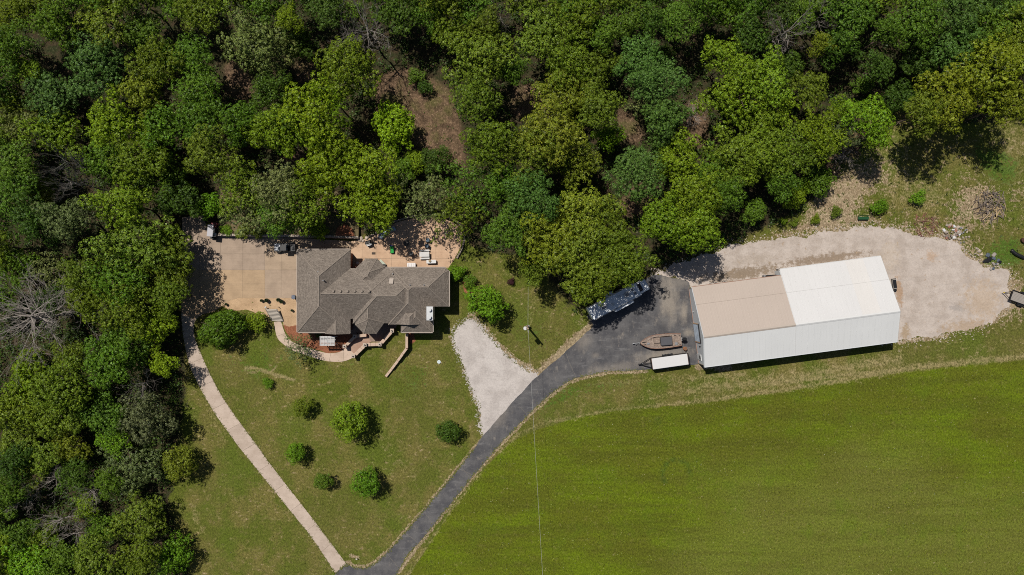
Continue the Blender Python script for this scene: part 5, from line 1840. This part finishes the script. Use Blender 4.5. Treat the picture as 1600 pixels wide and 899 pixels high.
LAND = [("the concrete parking pad", 400, 420), ("the shaded patio", 640, 385), ("the house roof", 580, 455), ("the metal barn", 1240, 490), ("the camper trailer", 965, 470), ("the green bench", 1347, 340), ("the brush pile", 1546, 322), ("the brown clearing", 680, 190),
        ("the dead-brush dirt gap", 1085, 195), ("the golf cart", 328, 360), ("the utility pole", 823, 512), ("the concrete driveway bend", 300, 555), ("the narrow brown gap", 365, 120), ("the round leaf-litter hollow", 1010, 310),
        ("the upper left corner", 0, 0), ("the upper right corner", 1600, 0), ("the lower left corner", 0, 899), ("the vivid lime tree", 614, 197), ("the left edge centre", 0, 330), ("the top edge centre", 930, 0)]
LAND += [("the " + d[6], d[0], d[1]) for d in DEADS if d[6]]
ORD = ["nearest", "second nearest", "third nearest", "fourth nearest", "fifth nearest", "sixth nearest", "seventh nearest", "eighth nearest"]

ROWS = []
for ln in FOREST.strip().replace("\n", "|").split("|"):
    a = ln.split()
    if len(a) >= 5:
        ROWS.append((int(a[0]), int(a[1]), int(a[2]), a[3], a[4], float(a[5]) if len(a) > 5 else None))


def sector(dx, dy):
    return (("left of" if dx < 0 else "right of") if abs(dx) > abs(dy) else ("above" if dy < 0 else "below"))


ALLX = [(r[0], r[1]) for r in ROWS]
BEST = {}
for nm, lx, ly in LAND:
    sec = {}
    for i, (x, y) in enumerate(ALLX):
        sec.setdefault(sector(x - lx, y - ly), []).append((math.hypot(x - lx, y - ly), i))
    for s_, L_ in sec.items():
        for rk, (d, i) in enumerate(sorted(L_)):
            if rk < len(ORD):
                sc_ = rk * 45 + d
                if i not in BEST or sc_ < BEST[i][0]:
                    BEST[i] = (sc_, ORD[rk], s_, nm)
LABELS = {}
for i, r in enumerate(ROWS):
    size = 'small' if r[2] < 30 else 'mid-sized' if r[2] < 44 else 'large'
    noun = {'open': 'thin tree', 'cedar': 'evergreen', 'fine': 'dense tree'}.get(r[4], 'tree')
    if i in BEST:
        _, o_, s_, nm = BEST[i]
        LABELS[i] = f"{size} {SAY[r[3]]} {noun}, {o_} in the wood {s_} {nm}"
        if len(LABELS[i].split()) > 16:
            LABELS[i] = LABELS[i].split(' ', 1)[1]
    else:
        j = min((k for k in range(len(ROWS)) if k in BEST), key=lambda k: math.hypot(ROWS[k][0] - r[0], ROWS[k][1] - r[1]))
        LABELS[i] = f"{size} {SAY[r[3]]} {noun} touching the {SAY[ROWS[j][3]]} one {sector(ROWS[j][0] - r[0], ROWS[j][1] - r[1]).replace(' of', '')}, deep in the wood"
        if len(LABELS[i].split()) > 16:
            LABELS[i] = LABELS[i].split(" ", 1)[1]


def plant(px, py, rpx, colr, kind, label, group, seed, name, cat, hc=None):
    r = random.Random(seed)
    R0 = rpx * S
    if hc is None:
        b0 = 6.2 if px > 330 or py < 250 else 4.9 if py < 610 else 3.2
        hc = {'oak': b0 + R0 * .38, 'fine': b0 + R0 * .4, 'open': b0 + .2 + R0 * .3, 'cedar': 2.2, 'lawn': R0 * .95 + .5, 'bush': R0 * .62 + .1, 'bigbush': R0 * .5}[kind] + (r.uniform(-2.0, 2.2) if kind in ('oak', 'fine', 'open') else 0)
        if kind == 'oak' and rpx < 32:
            hc -= 1.0
    zc = hc + R0 * .3
    R = R0 * (1 - zc / H) * 1.0
    p = W(px, py, zc)
    t = thing(name, label, cat, (p.x, p.y, 0), 0, group)
    k = R / BASER[kind]
    o = bpy.data.objects.new("crown", r.choice(CROWN[kind]))
    o.parent = t
    o.location = (0, 0, hc)
    o.rotation_euler = (r.uniform(-.12, .12), r.uniform(-.12, .12), r.uniform(0, 6.28))
    o.scale = (k * r.uniform(.92, 1.08), k * r.uniform(.92, 1.08), k * r.uniform(.9, 1.1))
    if kind == 'bigbush':
        o.rotation_euler = (0, 0, .5)
        o.scale = (k * 1.04, k * .72, k)
    c = COLR[colr]
    f = r.uniform(.86, 1.14)
    o.color = (c[0] * f * r.uniform(.92, 1.08), c[1] * f, c[2] * f * r.uniform(.8, 1.2), 1)
    COL.objects.link(o)
    o = bpy.data.objects.new("trunk", r.choice(TRUNK))
    o.parent = t
    kz = (hc + R * .45) / 10.4
    o.scale = (k * .9 if kind not in ('bush', 'lawn') else R / 5, k * .9 if kind not in ('bush', 'lawn') else R / 5, kz)
    o.rotation_euler = (0, 0, r.uniform(0, 6.28))
    COL.objects.link(o)
    return t


for i, r in enumerate(ROWS):
    plant(*r[:5], LABELS[i], "trees of the surrounding wood", 500 + i, "evergreen_tree" if r[4] == 'cedar' else "broadleaf_tree", "tree", r[5])
for i, r in enumerate(LAWN):
    tree_like = r[4] in ('lawn', 'open')
    plant(*r[:5], r[5], "trees and shrubs of the lawn" if r[1] > 400 and r[0] < 820 else "bushes along the wood edge", 900 + i, "lawn_tree" if tree_like else "shrub", "tree" if tree_like else "shrub",
          hc=(2.6 if r[4] == 'open' else None))
for i, (px, py, rpx, k, hc, lb, _) in enumerate(DEADS):
    p = W(px, py, hc)
    t = thing("dead_tree", lb, "dead tree", (p.x, p.y, 0), 0, "bare dead trees in the wood")
    f = rpx * S * (1 - hc / H) / 5.0
    for nm, me_ in zip(("trunk", "branches"), DEAD[k]):
        o = bpy.data.objects.new(nm, me_)
        o.parent = t
        o.rotation_euler = (0, 0, i * 1.7)
        o.scale = (f, f, hc / 8.0)
        COL.objects.link(o)

# ------------------------------------------------------------------ undergrowth, weeds and grass tufts
def scatter(n, polys, holes, seed, box=(-95, 95, -55, 55)):
    rng = np.random.default_rng(seed)
    x, y = rng.uniform(box[0], box[1], n), rng.uniform(box[2], box[3], n)
    ok = px_mask(x, y, polys)
    if holes:
        ok &= ~px_mask(x, y, holes)
    return np.stack([x[ok], y[ok]], 1), rng


def tuft_mass(name, pts, rng, per, rad, hgt, leaf, col):
    n = len(pts)
    s_ = rng.uniform(.5, 1.3, (n, 1))
    d = rng.normal(size=(n, per, 3))
    d[..., 2] = np.abs(d[..., 2])
    d = unit(d)
    p = np.concatenate([np.repeat(pts[:, None], per, 1), np.zeros((n, per, 1))], 2) + d * (rng.uniform(.3, 1, (n, per, 1)) * s_[:, :, None]) * np.array([rad, rad, hgt])
    p[..., 2] = np.maximum(p[..., 2], .04)
    me_ = quads_mesh(name, leaf_quads(p.reshape(-1, 3), (d * .5 + np.array([0, 0, .8]) + rng.normal(size=d.shape) * .3).reshape(-1, 3), leaf, rng), 4, M_leaf)
    o = bpy.data.objects.new(name, me_)
    o.color = (*col, 1)
    COL.objects.link(o)
    o["kind"] = "stuff"
    return o


LOWER = [[(-60, 440), (240, 500), (285, 600), (270, 700), (255, 800), (290, 930), (-60, 930)]]
HARD = [PAD, DRIVE_L + DRIVE_R[::-1], PATIO, YARD, ASPH, TRI, [(280, 335), (345, 335), (345, 480), (280, 600)]]
pts, rng = scatter(15000, [WOODS], CLEAR + HARD, 41)
p2, _ = scatter(16000, LOWER, HARD, 45)
tuft_mass("undergrowth", np.vstack([pts, p2]), rng, 18, .8, 1.5, .28, (.042, .074, .011))
pts, rng = scatter(8000, [[(1210, 355), (1290, 290), (1330, 235), (1440, 200), (1610, 170), (1610, 430), (1560, 430), (1500, 365), (1380, 348), (1300, 356)], [(345, 352), (560, 350), (555, 366), (345, 364)],
                          [(455, 62), (520, 85), (520, 140), (440, 120)], [(600, 110), (700, 130), (715, 260), (670, 260), (640, 160)]], [YARD], 42)
tuft_mass("weeds", pts, rng, 7, .28, .30, .16, (.075, .095, .022))
pts, rng = scatter(5200, [[(-100, -100), (1700, -100), (1700, 1000), (-100, 1000)]], [WOODS, FIELD] + HARD + [[(440, 375), (705, 375), (705, 545), (440, 570)], [(1075, 395), (1405, 395), (1405, 575), (1095, 580)]], 43)
tuft_mass("lawn_tufts", pts, rng, 5, .16, .10, .12, (.095, .115, .018))
pts, rng = scatter(22000, [FIELD], None, 44)
tuft_mass("field_grass", pts, rng, 5, .30, .10, .17, (.118, .142, .010))


def along(px, n, sd, seed, closed=True):
    """points strewn about an outline"""
    rng = np.random.default_rng(seed)
    P = np.array([W2(*p) for p in px])
    Q = np.roll(P, -1, axis=0)
    if not closed:
        P, Q = P[:-1], Q[:-1]
    L_ = np.hypot(*(Q - P).T)
    k = rng.choice(len(P), n, p=L_ / L_.sum())
    return P[k] + (Q[k] - P[k]) * rng.random((n, 1)) + rng.normal(size=(n, 2)) * sd, rng


def stray(name, pts, rng, r0, r1, mat):
    n = len(pts)
    a = np.arange(6)[None] * 1.0472 + rng.uniform(-.35, .35, (n, 6))
    r = rng.uniform(r0, r1, (n, 1)) * rng.uniform(.6, 1.2, (n, 6))
    z = np.repeat(rng.uniform(.004, .0115, (n, 1)), 6, 1)
    z = np.where(np.arange(6)[None] % 2 == 0, z, z + .0004)
    v = np.stack([pts[:, :1] + r * np.cos(a), pts[:, 1:] + r * np.sin(a), z], -1).reshape(-1, 3)
    o = bpy.data.objects.new(name, quads_mesh(name, v, 6, mat))
    COL.objects.link(o)
    o["kind"] = "stuff"


pts, rng = along(TRI, 1100, .30, 51)
stray("stray_gravel", pts, rng, .03, .10, M_gravel)
pts, rng = along(YARD, 2400, .6, 52)
stray("stray_gravel", pts, rng, .03, .12, M_yard)
pts, rng = along(TRI[-5:] + TRI[:6], 400, .20, 53, False)
p3, _ = along(ASPH[1:11], 600, .14, 55, False)
p4, _ = along(ASPH[24:], 800, .16, 56, False)
p5, _ = along(DRIVE_L, 380, .10, 57, False)
p6, _ = along(DRIVE_R, 380, .10, 58, False)
tuft_mass("edge_grass", np.vstack([pts, p3, p4, p5, p6]), rng, 5, .12, .07, .11, (.120, .130, .026))
